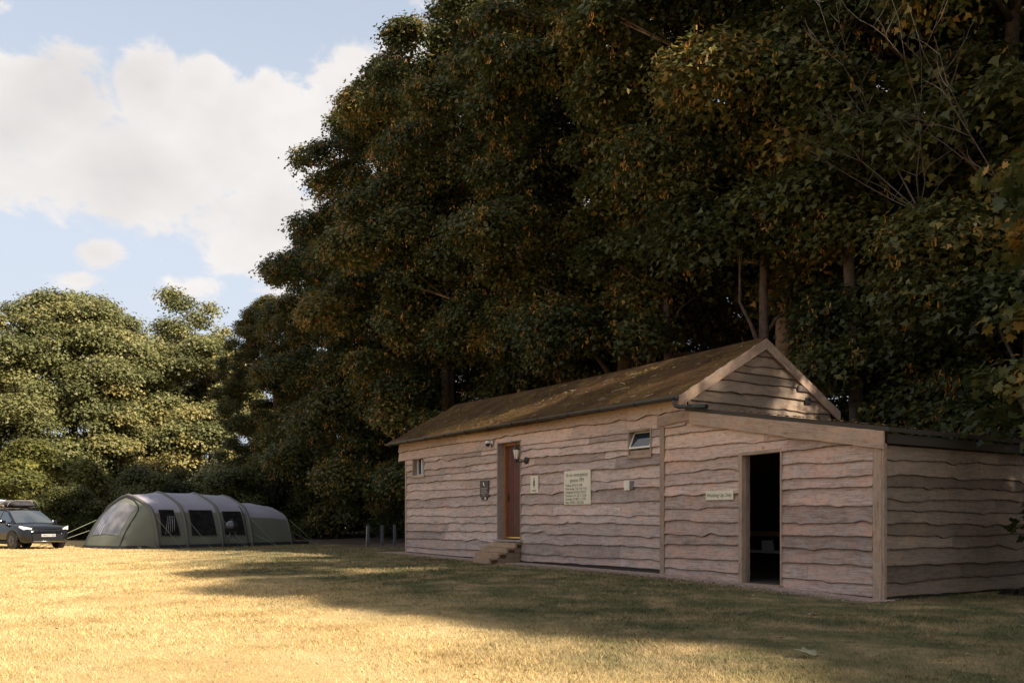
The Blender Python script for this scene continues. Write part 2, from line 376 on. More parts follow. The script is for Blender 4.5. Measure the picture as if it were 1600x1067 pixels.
M['bark_dead'] = mat('bare_grey_bark', (.075, .06, .048), .9, noise=.3, nscale=9, bump=.6, bscale=20)

# ------------------------------------------------------------------ building axes
BO = Vector((5.07, 12.07, 0)); BA = math.atan2(-.835, .55)
EX = Vector((.55, -.835, 0)).normalized(); EY = Vector((.835, .55, 0)).normalized()
def W(t, s, z=None):
    p = BO - EX*t + EY*s
    return (p.x, p.y, float(ground_h(p.x, p.y)) if z is None else z)

# ------------------------------------------------------------------ ground
def build_ground():
    def axis(lo, hi, fine_lo, fine_hi, step):
        a = list(np.arange(fine_lo, fine_hi+.01, step))
        v = fine_hi; s = step
        while v < hi: s *= 1.35; v += s; a.append(v)
        v = fine_lo; s = step
        while v > lo: s *= 1.35; v -= s; a.insert(0, v)
        return np.array(a)
    xs = axis(-900, 900, -24, 24, .5); ys = axis(-300, 1200, -4, 50, .5)
    rng = np.random.default_rng(3)
    Xg, Yg = np.meshgrid(xs, ys)
    Zg = ground_h(Xg, Yg) + .012*np.sin(Xg*1.1+Yg*.6)*np.cos(Yg*.9-Xg*.3)
    # wooded bank rises behind the tents and tree row
    v = np.stack([Xg.ravel(), Yg.ravel(), Zg.ravel()], 1)
    ny, nx = Xg.shape
    i = np.arange(ny-1)[:, None]*nx + np.arange(nx-1)[None]; i = i.ravel()
    f = np.stack([i, i+1, i+nx+1, i+nx], 1)
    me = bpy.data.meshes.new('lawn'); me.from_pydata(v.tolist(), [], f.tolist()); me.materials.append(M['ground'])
    me.polygons.foreach_set('use_smooth', [True]*len(f))
    o = bpy.data.objects.new('lawn', me); C.objects.link(o); tag(o, kind='structure')
    # leaf-litter floor under the trees
    mb = MB(); rnd = random.Random(5); rows = []
    for k in range(60):
        t = -6 + k*1.3
        s0 = 3.2 + rnd.uniform(-.5, .5) + (0 if t < 18 else .6*math.sin(t*.7)) + (1.0 if t > 27 else 0)
        rows.append([W(t, s, float(ground_h(*W(t, s, 0)[:2])) + .018 + h) for s, h in ((s0-.05, -.012), (s0+.5, .0), (s0+2, .05), (s0+5, .18), (s0+9, .3), (s0+14, .3), (s0+26, .02))])
    mb.grid(rows); o = mb.build('woodland_floor', M['soil']); tag(o, kind='structure')
build_ground()

def blades():
    rng = np.random.default_rng(11)
    P = []; H = []; Wd = []
    for z0, z1, dens, h, w in ((5.4, 8.5, 2600, .030, .0045), (8.5, 12, 1300, .032, .006), (12, 17, 650, .036, .009), (17, 26, 240, .04, .014), (26, 40, 80, .045, .02)):
        area = 1.2*(z1*z1-z0*z0)/2; n = int(area*dens)
        y = np.sqrt(rng.uniform(z0*z0, z1*z1, n)); x = y*rng.uniform(-.6, .6, n)
        dx = x-5.07; dy = y-12.07; s = dx*.835+dy*.55; t = -(dx*.55-dy*.835)
        ok = ~((s > -.28+.22*np.sin(t*2.1)*0) & (t > 0) & (t < 15.6)) & ~((s > 3) & (t > -3))
        x, y = x[ok], y[ok]; n = len(x)
        # patchy growth
        P.append(np.stack([x, y, ground_h(x, y)-.002], 1)); H.append(h*rng.uniform(.35, 1.25, n)); Wd.append(np.full(n, w)*rng.uniform(.7, 1.3, n))
    P = np.concatenate(P); H = np.concatenate(H); Wd = np.concatenate(Wd); n = len(P)
    a = rng.uniform(0, 6.283, n); lean = rng.uniform(.2, 1.6, n)*H; b = rng.uniform(0, 6.283, n)
    d = np.stack([np.cos(a), np.sin(a), np.zeros(n)], 1)*Wd[:, None]*.5
    tip = P + np.stack([np.cos(b)*lean, np.sin(b)*lean, H], 1)
    v = np.stack([P-d, P+d, tip], 1).reshape(-1, 3)
    me = bpy.data.meshes.new('grass'); me.vertices.add(3*n); me.vertices.foreach_set('co', v.astype(np.float32).ravel())
    me.loops.add(3*n); me.loops.foreach_set('vertex_index', np.arange(3*n, dtype=np.int32))
    me.polygons.add(n); me.polygons.foreach_set('loop_start', np.arange(0, 3*n, 3, dtype=np.int32))
    at = me.attributes.new('tone', 'FLOAT', 'FACE'); at.data.foreach_set('value', rng.uniform(0, 1, n).astype(np.float32))
    me.materials.append(M['blade']); me.update(calc_edges=True)
    o = bpy.data.objects.new('grass', me); C.objects.link(o); tag(o, 'short dry straw and green lawn grass in the foreground', 'grass', kind='stuff')
blades()
def tufts():
    rng = np.random.default_rng(21); nc = 11000
    y = np.sqrt(rng.uniform(5.4**2, 22**2, nc)); x = y*rng.uniform(-.6, .6, nc)
    s_ = (x-5.07)*.835+(y-12.07)*.55; ok = s_ < -.7; x, y = x[ok], y[ok]; nc = len(x)
    k = 12; idx = np.repeat(np.arange(nc), k); n = nc*k; r_ = rng.uniform(.02, .09, nc)[idx]
    px = x[idx]+rng.normal(size=n)*r_; py = y[idx]+rng.normal(size=n)*r_; P = np.stack([px, py, ground_h(px, py)-.003], 1)
    H = rng.uniform(.02, .05, n); w = rng.uniform(.0018, .0035, n)*(1+y[idx]*.06); a = rng.uniform(0, 6.28, n); b = rng.uniform(0, 6.28, n); ln = H*rng.uniform(.3, 1.5, n)
    d = np.stack([np.cos(a)*w, np.sin(a)*w, 0*a], 1); tip = P+np.stack([np.cos(b)*ln, np.sin(b)*ln, H], 1)
    v = np.stack([P-d, P+d, tip], 1).reshape(-1, 3)
    me = bpy.data.meshes.new('grass_tufts'); me.vertices.add(3*n); me.vertices.foreach_set('co', v.astype(np.float32).ravel())
    me.loops.add(3*n); me.loops.foreach_set('vertex_index', np.arange(3*n, dtype=np.int32)); me.polygons.add(n); me.polygons.foreach_set('loop_start', np.arange(0, 3*n, 3, dtype=np.int32))
    at = me.attributes.new('tone', 'FLOAT', 'FACE'); at.data.foreach_set('value', np.clip(rng.choice([.1, .5, 1.0], nc)[idx]+rng.normal(0, .15, n), 0, 1).astype(np.float32))
    me.materials.append(M['blade']); me.update(calc_edges=True); o = bpy.data.objects.new('grass_tufts', me); C.objects.link(o); tag(o, 'scattered longer tufts of dry grass on the lawn', 'grass', kind='stuff')
    n = 900; y = np.sqrt(rng.uniform(5.4**2, 20**2, n)); x = y*rng.uniform(-.6, .6, n); mb = MB()
    s_ = (x-5.07)*.835+(y-12.07)*.55
    for i in range(n):
        if s_[i] > -.4 or (s_[i] < -6 and i % 3): continue
        z = float(ground_h(x[i], y[i])); a = rng.uniform(0, 6.28); q = rng.uniform(.012, .03); c, s2 = math.cos(a), math.sin(a)
        mb.poly([(x[i]+c*u*q-s2*v*q, y[i]+s2*u*q+c*v*q, z+.012+rng.uniform(0, .02)) for u, v in ((-1, 0), (0, -.55), (1, 0), (0, .55))], 0)
    o = mb.build('leaf_debris', mat('dry_leaf_debris', (.26, .17, .09), .9, noise=.6, nscale=1.5)); tag(o, 'small dry leaf fragments scattered over the lawn', 'leaves', kind='stuff')
tufts()

def gravel():
    mb = MB(); rnd = random.Random(8); rows = []
    for k in range(78):
        t = -.1 + k*.2
        w = .42 + .12*math.sin(k*.35)+rnd.uniform(-.07, .07)
        r = []
        for s in (-w, -w*.6, -w*.2, .3):
            p = W(t, s); r.append((p[0], p[1], p[2]+(.004 if s == -w else .016)))
        rows.append(r)
    mb.grid(rows); o = mb.build('gravel_strip', M['gravel']); tag(o, kind='structure')
    rng = np.random.default_rng(4); n = 14000
    t = rng.uniform(-.2, 15.4, n); s = -np.abs(rng.normal(0, .30, n)); sz = rng.uniform(.006, .016, n)
    V = []; F = []
    oc = np.array([(1,0,0),(-1,0,0),(0,1,0),(0,-1,0),(0,0,.7),(0,0,-.7)]); fc = [(0,2,4),(2,1,4),(1,3,4),(3,0,4),(2,0,5),(1,2,5),(3,1,5),(0,3,5)]
    for i in range(n):
        p = W(t[i], s[i]); a = rng.uniform(0, 6.28); c, q = math.cos(a), math.sin(a); k = len(V)
        for x, y, z in oc*sz[i]: V.append((p[0]+c*x-q*y, p[1]+q*x+c*y, p[2]+z+.016))
        F += [(k+a_, k+b_, k+c_) for a_, b_, c_ in fc]
    me = bpy.data.meshes.new('gravel_stones'); me.from_pydata(V, [], F); me.materials.append(M['pebble'])
    o = bpy.data.objects.new('gravel_stones', me); C.objects.link(o); tag(o, 'loose pinkish gravel along the foot of the timber building', 'gravel', kind='stuff')
gravel()

# ------------------------------------------------------------------ waney edge boarding
def wav(rnd, amp=1.0):
    k = [(rnd.uniform(.12, .3), rnd.uniform(0, 6.3), .013), (rnd.uniform(.5, 1.2), rnd.uniform(0, 6.3), .0045), (rnd.uniform(2.0, 3.8), rnd.uniform(0, 6.3), .0035), (rnd.uniform(6, 11), rnd.uniform(0, 6.3), .0018), (rnd.uniform(14, 22), rnd.uniform(0, 6.3), .0012)]
    bumps = [(rnd.uniform(-15, 5), rnd.uniform(.06, .24), rnd.choice([-1, -1, 1])*rnd.uniform(.006, .027)) for _ in range(24)]
    def f(u):
        v = sum(a*math.sin(6.2832*fq*u*.8+p) for fq, p, a in k)
        for c, w, h in bumps: v += h*math.exp(-((u-c)/w)**2)
        return v*amp
    return f
def boards(mb, u0, u1, z0, z1, P, top=None, openings=(), course=.215, seed=1, bot=None, u0f=None, u1f=None, amp=1.0, mi=0, step=.05, tonev=.5):
    """P(u,d,z)->point; openings (ua,ub,za,zb); boards lap over each other, lower edge wavy"""
    rnd = random.Random(seed)
    zs = [z0]; 
    while zs[-1] < z1: zs.append(zs[-1]+course*rnd.uniform(.80, 1.2))
    waves = [wav(rnd, amp) for _ in zs]
    tilt = [rnd.uniform(-.004, .004)*min(1, 5/(u1-u0)) for _ in zs]
    for i, zb in enumerate(zs[:-1] if zs[-1] > z1+.1 else zs):
        if zb > z1: continue
        zt = min(zs[i+1] if i+1 < len(zs) else z1, z1+.3)+.05
        a0 = u0f(zb) if u0f else u0; a1 = u1f(zb) if u1f else u1
        joints = [a0]; j = a0 + rnd.uniform(1.2, 3.6)
        while j < a1-.8: joints.append(j); j += rnd.uniform(1.8, 4.2)
        joints.append(a1)
        wv = waves[i]; first = (i == 0)
        pr = .033 + rnd.uniform(-.008, .012)
        for jn in range(len(joints)-1):
            ja, jb = joints[jn], joints[jn+1]; tone = .5 + rnd.gauss(0, .25); tone = max(.05, min(.95, tone)); oy = rnd.randint(0, 40)*1.0; ox = rnd.uniform(0, 60); dz = rnd.uniform(-.006, .006) if jn else 0
            cuts = sorted(set([ja+.0015, jb-.0015] + [c for o in openings for c in o[:2] if ja < c < jb]))
            for c in range(len(cuts)-1):
                ca, cb = cuts[c], cuts[c+1]; mid = (ca+cb)/2
                ops = [o for o in openings if o[0] <= mid <= o[1]]
                spans = [(-9, 9)]
                for o in ops:
                    ns = []
                    for a, b in spans:
                        if o[2] > a: ns.append((a, min(b, o[2])))
                        if o[3] < b: ns.append((max(a, o[3]), b))
                    spans = ns
                for sa, sb in spans:
                    n = max(1, int((cb-ca)/step)); cols = []
                    for k in range(n+1):
                        u = ca+(cb-ca)*k/n
                        lo = zb+dz+tilt[i]*(u-u0)+(wv(u) if not first else wv(u)*.5)
                        if bot: lo = max(lo, bot(u))
                        hi = zt
                        if top: hi = min(hi, top(u))
                        full = hi-lo
                        l2 = max(lo, sa); h2 = min(hi, sb)
                        if h2-l2 < .004: cols.append(None); continue
                        H = max(zt-lo, .05)
                        def dd(z): return pr*(1-(z-lo)/H)+.004
                        g0 = (u+ox, oy+(l2-lo)+.004, 1); g1 = (u+ox, oy+min(h2-lo, .95), 1)
                        cols.append([mb.vert(P(u, 0.0, l2), tone, (u+ox, oy+.0001, 1)), mb.vert(P(u, dd(l2), l2), tone, (u+ox, oy+.0001, 1)),
                                     mb.vert(P(u, dd(l2), l2), tone, g0), mb.vert(P(u, dd((l2+h2)/2)+.0015*math.sin(u*9+oy), (l2+h2)/2), tone, (u+ox, oy+(l2+h2)/2-lo+.004, 1)), mb.vert(P(u, dd(h2), h2), tone, g1)])
                    for k in range(n):
                        A, B = cols[k], cols[k+1]
                        if A is None or B is None: continue
                        mb.face([A[0], B[0], B[1], A[1]], mi); mb.face([A[2], B[2], B[3], A[3]], mi, True); mb.face([A[3], B[3], B[4], A[4]], mi, True)
                    # end faces
                    for A in (cols[0], cols[-1]):
                        if A is None: continue
                        p0 = mb.v[A[0]]; q = mb.v[A[4]]
                        mb.face([A[0], A[1], A[4]], mi)

# ------------------------------------------------------------------ the timber building
B = empty('timber_washroom', BO, BA, 'long weathered waney-board timber building with mossy brown roof and side extension', 'building')
LE = -14.46; GX = -3.73; DEP = 3.82
front = lambda y=0.0: (lambda u, d, z: (u, y-d, z))
op_main = [(-9.78, -8.81, .66, 2.86), (-5.24, -4.60, 2.26, 2.76), (-14.02, -13.36, 2.27, 2.75)]
mb = MB()
def eave_top(u): return 3.16
def base_main(u): return float(np.interp(u, [-14.5, -10, -4.3], [.235, .19, .20]))
boards(mb, LE+.07, -4.38, .20, 2.72, front(), top=lambda u: 2.80, openings=op_main, course=.205, seed=21, bot=base_main)
boards(mb, -14.87, -3.75, 2.72, 3.20, front(.0), top=lambda u: 3.29, openings=[(-9.78, -8.81, .66, 2.86)], course=.235, seed=5)
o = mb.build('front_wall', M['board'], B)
mb = MB(); rnd = random.Random(77)
for _ in range(150):
    u = rnd.choice([-14.3, -13.1, -11.9, -10.7, -9.95, -8.7, -7.4, -6.1, -4.9, -4.45]) + rnd.uniform(-.05, .05) - (rnd.random() < .3)*rnd.uniform(0, .9)
    z = rnd.uniform(.4, 2.9)
    if any(a-.03 < u < b+.03 and c-.03 < z < d+.03 for a, b, c, d in op_main): continue
    mb.lathe([(.009, -.050), (.004, -.052)], (u, .008, z), 6, axis='y', smooth=False)
nh = mb.build('nail_heads', M['inkdark'], o); nh['kind'] = 'stuff'
# extension front
mb = MB()
def lean(u): return float(np.interp(u, [-4.4, -3.73, 0], [3.0, 2.84, 2.14]))
op_ext = [(-2.55, -1.70, .0, 2.17)]
boards(mb, -4.27, -.145, .03, 3.1, front(), top=lambda u: lean(u)-.02, openings=op_ext, course=.2, seed=33, bot=lambda u: float(np.interp(u, [-4.3, -2.5, 0], [.12, .07, .035])), amp=1.15)
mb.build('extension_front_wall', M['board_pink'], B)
# extension side (faces +x)
mb = MB()
side = lambda u, d, z: (0.0+d, u, z)
boards(mb, .012, DEP, .05, 2.2, side, top=lambda u: 2.12, course=.205, seed=44, amp=1.2)
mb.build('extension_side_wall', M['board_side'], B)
# gable above the lean-to roof (faces +x)
mb = MB(); RZ = 4.36; EZ = 3.29
gab = lambda u, d, z: (GX+d, u, z)
gtop = lambda u: EZ+(RZ-EZ)*(1-abs(u-DEP/2)/(DEP/2+.02))-.04
boards(mb, 0.0, DEP, 2.95, 4.5, gab, top=gtop, course=.2, seed=12, amp=.7)
boards(mb, 0.0, DEP, 2.78, 2.95, gab, top=gtop, course=.2, seed=13, amp=.3)
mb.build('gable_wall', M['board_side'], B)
# left end wall, rear walls and inner linings (seen from the side and through the doorway)
mb = MB()
lend = lambda u, d, z: (LE-d, u, z)
boards(mb, 0, DEP, .2, 4.5, lend, top=gtop, course=.21, seed=15)
boards(mb, 0, DEP, 0.0, .2, lend, top=gtop, course=.21, seed=16)
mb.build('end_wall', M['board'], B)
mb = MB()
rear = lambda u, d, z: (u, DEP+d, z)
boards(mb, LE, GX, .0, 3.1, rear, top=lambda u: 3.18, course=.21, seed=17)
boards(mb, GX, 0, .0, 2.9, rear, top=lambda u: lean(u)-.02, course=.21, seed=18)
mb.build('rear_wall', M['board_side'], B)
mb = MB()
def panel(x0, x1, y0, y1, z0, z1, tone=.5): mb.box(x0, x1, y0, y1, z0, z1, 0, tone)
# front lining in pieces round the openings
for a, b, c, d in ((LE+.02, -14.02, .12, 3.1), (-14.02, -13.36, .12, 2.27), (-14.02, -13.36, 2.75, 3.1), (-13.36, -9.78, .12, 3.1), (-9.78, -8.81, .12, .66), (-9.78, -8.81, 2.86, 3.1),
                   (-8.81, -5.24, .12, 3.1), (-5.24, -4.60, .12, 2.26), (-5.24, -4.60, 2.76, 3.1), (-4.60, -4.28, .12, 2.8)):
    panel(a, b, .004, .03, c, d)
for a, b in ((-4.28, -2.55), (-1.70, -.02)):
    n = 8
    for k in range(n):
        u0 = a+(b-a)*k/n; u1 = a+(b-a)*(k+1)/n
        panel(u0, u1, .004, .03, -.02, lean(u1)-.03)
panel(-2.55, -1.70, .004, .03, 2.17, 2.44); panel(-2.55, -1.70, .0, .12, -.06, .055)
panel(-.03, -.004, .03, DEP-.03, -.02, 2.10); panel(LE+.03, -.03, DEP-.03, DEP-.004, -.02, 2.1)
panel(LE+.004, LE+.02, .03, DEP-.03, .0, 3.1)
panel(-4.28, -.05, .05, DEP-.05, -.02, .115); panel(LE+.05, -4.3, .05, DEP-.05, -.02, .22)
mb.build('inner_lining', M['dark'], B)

# posts, fascias, verge boards
mb = MB(); mb.box(-4.385, -4.275, -.045, .0, .13, 2.80, grain=2, tone=.35, bev=.004); mb.build('cover_post', M['trim'], B)
mb = MB(); mb.box(-.135, .0, -.048, .003, .01, 2.14, grain=2, tone=.6, bev=.004); mb.box(.003, .045, -.048, .012, .01, 2.14, grain=2, tone=.45, bev=.004); mb.build('corner_post', M['trim'], B)
mb = MB(); mb.box(LE-.0, LE+.07, -.04, .003, .2, 2.74, grain=2, tone=.7, bev=.004); mb.build('end_post', M['trim'], B)
mb = MB(); mb.box(-14.87, LE, 0.004, .6, 2.72, 2.76, grain=0); mb.box(-14.87, -14.84, 0.004, DEP, 2.76, 3.1, grain=1); mb.build('boxed_eave', M['trim'], B)
def fascia(x0, x1, za0, za1, h, y, name, tone, th=.03):
    b = MB(); n = 18; rnd = random.Random(int(abs(x0*10))); wv = wav(rnd, .25)
    rows = {}
    F = []
    for k in range(n+1):
        u = x0+(x1-x0)*k/n; zt = za0+(za1-za0)*k/n; zb = zt-h+wv(u)
        F.append([(u, y-th, zb), (u, y-th, (zb+zt)/2), (u, y-th, zt), (u, y, zt), (u, y, zb)])
    ids = [[b.vert(p, tone, (p[0]+x0*3, (p[2]-(za0+(za1-za0)*(p[0]-x0)/(x1-x0)))+3.5+(p[1]-y), 2)) for p in r] for r in F]
    for k in range(n):
        for q in range(5): b.face([ids[k][q], ids[k+1][q], ids[k+1][(q+1) % 5], ids[k][(q+1) % 5]])
    b.face(ids[0]); b.face(ids[-1][::-1])
    return b.build(name, M['trim'], B)
fascia(-4.42, -3.62, 2.92, 2.96, .16, -.045, 'fascia_board', .35)
fascia(-3.617, -1.90, 2.97, 2.655, .235, -.055, 'fascia_board', .65)
fascia(-1.895, .06, 2.655, 2.315, .25, -.058, 'fascia_board', .72)
# main roof
XL, XR = -15.15, -3.66; OV = .24
def roof_z(y): return RZ+.06-(abs(y-DEP/2))*(RZ-EZ)/(DEP/2)*1.0
def main_roof():
    b = MB(); rnd = random.Random(2); n = 58
    ys = [-OV + (DEP/2+OV)*k/14 for k in range(15)]; ys += [DEP-y for y in ys[-2::-1]]
    rows = []
    for k in range(n+1):
        x = XL+(XR-XL)*k/n
        sag = -.05*math.sin(math.pi*k/n)
        rows.append([(x, y, roof_z(y)+sag+rnd.uniform(-.010, .010)+(.02 if j % 2 else 0)) for j, y in enumerate(ys)])
    b.grid(rows, smooth=False)
    # thickness
    under = [[(p[0], p[1], p[2]-.05) for p in r] for r in rows]; b.grid([r[::-1] for r in under], m=1, smooth=False)
    for rr in (0, -1):
        for j in range(len(ys)-1): b.poly([rows[rr][j], rows[rr][j+1], under[rr][j+1], under[rr][j]])
    for jj in (0, -1):
        for k in range(n): b.poly([rows[k][jj], rows[k+1][jj], under[k+1][jj], under[k][jj]])
    r = b.build('roof', [M['roof'], M['dark']], B)
    # ridge cap
    b = MB(); pts = []
    for k in range(n+1):
        x = XL+(XR-XL)*k/n; z = roof_z(DEP/2)-.05*math.sin(math.pi*k/n)
        pts.append([(x, DEP/2-.13, z-.055), (x, DEP/2-.05, z+.0), (x, DEP/2, z+.03), (x, DEP/2+.05, z), (x, DEP/2+.13, z-.055)])
    b.grid(pts, smooth=False); b.build('ridge_cap', M['roof'], r)
    b = MB()
    for _ in range(95):
        x = rnd.uniform(XL+.2, XR-.3); y = rnd.uniform(-.15, DEP/2-.1); k = (x-XL)/(XR-XL); z = roof_z(y)-.05*math.sin(math.pi*k)+.02
        a = rnd.uniform(-.6, .6); l = rnd.choice([.03, .04, .06, .16]) if rnd.random() > .06 else .4; w = .012 if l > .1 else .02
        dx, dy = math.cos(a)*l, math.sin(a)*l; sl = (RZ-EZ)/(DEP/2)
        b.poly([(x, y, z), (x+dx, y+dy, z+dy*sl+.01), (x+dx-dy/l*w, y+dy+dx/l*w, z+(dy+dx/l*w)*sl+.014), (x-dy/l*w, y+dx/l*w, z+dx/l*w*sl)], tone=rnd.random())
    tw = b.build('fallen_twigs', mat('pale_dead_leaf', (.42, .32, .22), .9, noise=.4), r); tw['kind'] = 'stuff'
main_roof()
def moss():
    rf = [o for o in bpy.data.objects if o.name == 'roof'][0]; b = MB(); rnd = random.Random(14); sl = (RZ-EZ)/(DEP/2)
    for _ in range(1500):
        x = rnd.uniform(XL+.1, XR-.1); y = -OV+(DEP/2+OV-.1)*rnd.random()**.8; k = (x-XL)/(XR-XL)
        if math.sin(x*1.7)+math.sin(y*4+x)*.8+rnd.uniform(-.8, .8) < -.2: continue
        z = roof_z(y)-.05*math.sin(math.pi*k)+.004; q = rnd.uniform(.018, .05); h = q*rnd.uniform(.35, .7); n = 6; a0 = rnd.uniform(0, 1); tn = rnd.random()
        r0 = [b.vert((x+q*math.cos(a0+1.047*i)*rnd.uniform(.8, 1.2), y+q*math.sin(a0+1.047*i), z+q*math.sin(a0+1.047*i)*sl), tn) for i in range(n)]
        r1 = [b.vert((x+q*.55*math.cos(a0+1.047*i), y+q*.55*math.sin(a0+1.047*i), z+h*.8+q*.55*math.sin(a0+1.047*i)*sl), tn) for i in range(n)]
        t_ = b.vert((x, y, z+h), tn)
        for i in range(n): b.face([r0[i], r0[(i+1) % n], r1[(i+1) % n], r1[i]], 0, True); b.face([r1[i], r1[(i+1) % n], t_], 0, True)
    o = b.build('moss_clumps', mat('moss', (.085, .062, .018), 1, spec=.05, noise=.6, nscale=3, bump=1, bscale=90), rf); o['kind'] = 'stuff'
moss()
# barge boards on the gable
def barge(ya, yb, za, zb, name, tone):
    b = MB(); h = .2; x0 = XR-.035; x1 = XR
    P = [(ya, za), (yb, zb), (yb, zb-h), (ya, za-h)]
    o = random.uniform(0, 20); L = math.hypot(yb-ya, zb-za)
    f = []
    for x in (x1+.004, x0):
        f.append([b.vert((x, p[0], p[1]), tone, (o+(0 if i in (0, 3) else L), 5.5-(0 if i < 2 else h), 1)) for i, p in enumerate(P)])
    b.face(f[0]); b.face(f[1][::-1])
    for i in range(4): b.face([f[0][i], f[0][(i+1) % 4], f[1][(i+1) % 4], f[1][i]])
    return b.build(name, M['board_side'] if tone < .3 else M['trim'], B)
barge(-OV-.01, DEP/2-.002, roof_z(-OV)-.0, roof_z(DEP/2)-.0, 'barge_board', .45)
barge(DEP+OV, DEP/2+.002, roof_z(-OV)-.0, roof_z(DEP/2)-.0, 'barge_board', .4)
# gutter with brackets, elbow and pipe
def gutter():
    b = MB(); n = 10; y0 = -OV-.045; zc = EZ-.085
    prof = [(y0+.055*math.cos(a), zc-.055*math.sin(a)) for a in [math.pi*k/n for k in range(n+1)]]
    xs = [XL+.02+(XR-XL-.06)*k/24 for k in range(25)]
    rnd = random.Random(3)
    rows = [[(x, p[0], p[1]+.012*math.sin(x*.5)) for p in prof] for x in xs]
    b.grid(rows)
    inner = [[(x, (p[0]-y0)*.9+y0, (p[1]-zc)*.9+zc+.012*math.sin(x*.5)) for p in prof] for x in xs]; b.grid([r[::-1] for r in inner])
    b.box(XL+.02, XR-.04, y0+.05, y0+.08, zc-.06, zc+.03)
    b.poly([(XL+.02, *p) for p in prof]); b.poly([(XR-.04, *p) for p in prof][::-1])
    g = b.build('gutter', M['gutter'], B)
    for k in range(12):
        x = XL+.4+k*1.0; b = MB(); pts = [(x, y0+.063*math.cos(a), zc-.063*math.sin(a)+.012*math.sin(x*.5)) for a in [math.pi*q/8 for q in range(9)]]
        b.tube(pts, .012, 6); b.build('gutter_bracket', M['gutter'], g)
    b = MB(); xr = XR-.10
    b.tube([(xr, y0, zc-.03), (xr, y0, zc-.13), (xr+.02, y0+.01, zc-.17), (xr+.09, y0+.05, zc-.19), (xr+.2, y0+.09, zc-.195), (xr+.30, y0+.1, zc-.20)], .034, 12)
    b.build('downpipe_elbow', M['gutter'], g)
    b = MB(); b.tube([(xr+.24, y0+.09, zc-.195), (xr+.4, y0+.12, zc-.215), (xr+.62, y0+.13, zc-.235)], .043, 14); b.build('pipe_end', M['blackmetal'], g)
gutter()
# lean-to roof
def lean_roof():
    b = MB(); rnd = random.Random(9); rows = []
    n = 24
    for k in range(n+1):
        x = GX+.02+(.14-GX-.02)*k/n; z = float(np.interp(x, [-3.73, 0, .2], [3.03, 2.375, 2.34]))
        rows.append([(x, y, z+rnd.uniform(-.005, .005)+(.0 if y < 0 else -.0)) for y in [-.09+4.4*j/12 for j in range(13)]])
    b.grid(rows, smooth=False); un = [[(p[0], p[1], p[2]-.06) for p in r] for r in rows]; b.grid([r[::-1] for r in un], smooth=False, m=1)
    for rr in (0, -1):
        for j in range(12): b.poly([rows[rr][j], rows[rr][j+1], un[rr][j+1], un[rr][j]], m=1)
    for jj in (0, -1):
        for k in range(n): b.poly([rows[k][jj], rows[k+1][jj], un[k+1][jj], un[k][jj]], m=1)
    r = b.build('lean_to_roof', [M['roof'], M['dark']], B)
    b = MB(); b.box(.046, .10, .0, DEP+.1, 2.14, 2.27, grain=1, tone=.1); b.build('side_eave_board', M['dark'], r)
    b = MB()
    for _ in range(260):
        x = rnd.uniform(GX+.1, .1); y = rnd.uniform(-.05, 4.2); z = float(np.interp(x, [-3.73, 0, .2], [3.03, 2.375, 2.34]))+.012; a = rnd.uniform(0, 6.28); s = rnd.uniform(.015, .035)
        b.poly([(x+s*math.cos(a+q), y+s*math.sin(a+q), z+rnd.uniform(0, .025)) for q in (0, 1.6, 3.1, 4.7)], tone=rnd.random())
    ll = b.build('leaf_litter', mat('leaf_litter', (.22, .13, .07), .9, noise=.5), r); ll['kind'] = 'stuff'
lean_roof()

# gable vents
mb = MB(); mb.box(GX+.02, GX+.06, 2.82, 3.17, 3.53, 3.64, bev=.004)
for k in range(3): mb.box(GX+.06, GX+.066, 2.84+k*.11, 2.84+k*.11+.09, 3.545, 3.625)
mb.build('gable_vent', M['brown_sign'], B)
mb = MB(); mb.box(GX+.02, GX+.055, 3.03, 3.19, 3.30, 3.42, bev=.004); mb.box(GX+.055, GX+.062, 3.05, 3.17, 3.32, 3.40); mb.build('gable_vent', M['blackmetal'], B)

# ---- main door
def main_door():
    b = MB(); y1 = .185
    b.box(-9.78, -9.755, -.045, y1+.05, .66, 2.86, grain=2, tone=.55, bev=.003); b.box(-8.835, -8.81, -.045, y1+.05, .66, 2.86, grain=2, tone=.5, bev=.003)
    b.box(-9.755, -8.835, -.04, y1+.05, 2.835, 2.86, grain=0, tone=.35); b.box(-9.86, -8.74, -.10, y1+.05, .615, .66, grain=0, tone=.6, bev=.004)
    fr = b.build('door_frame', M['reveal'], B); M_ = M['orange_frame']
    b = MB(); b.box(-9.755, -9.70, .12, .22, .66, 2.835, grain=2, tone=.6, bev=.003); b.box(-8.89, -8.835, .12, .22, .66, 2.835, grain=2, tone=.6, bev=.003); b.box(-9.70, -8.89, .12, .22, 2.78, 2.835, grain=0, tone=.4, bev=.003)
    b.build('inner_frame', M_, fr)
    b = MB(); n = 8; x0, x1 = -9.695, -8.895
    for k in range(n):
        a = x0+(x1-x0)*k/n; c = x0+(x1-x0)*(k+1)/n; b.box(a+.002, c-.002, .165, .205, .72, 2.775, grain=2, tone=.5+.1*math.sin(k*2.3), bev=.004)
    d = b.build('door', M['door'], B)
    b = MB(); b.box(x0, x1, .13, .19, .685, .718, bev=.004); b.build('threshold_strip', M['gold'], d)
    b = MB(); b.tube([(-9.60, .16, 1.62), (-9.60, .115, 1.62), (-9.52, .112, 1.62)], .01, 8); b.box(-9.62, -9.58, .155, .166, 1.52, 1.72); b.build('handle', M['blackmetal'], d)
main_door()
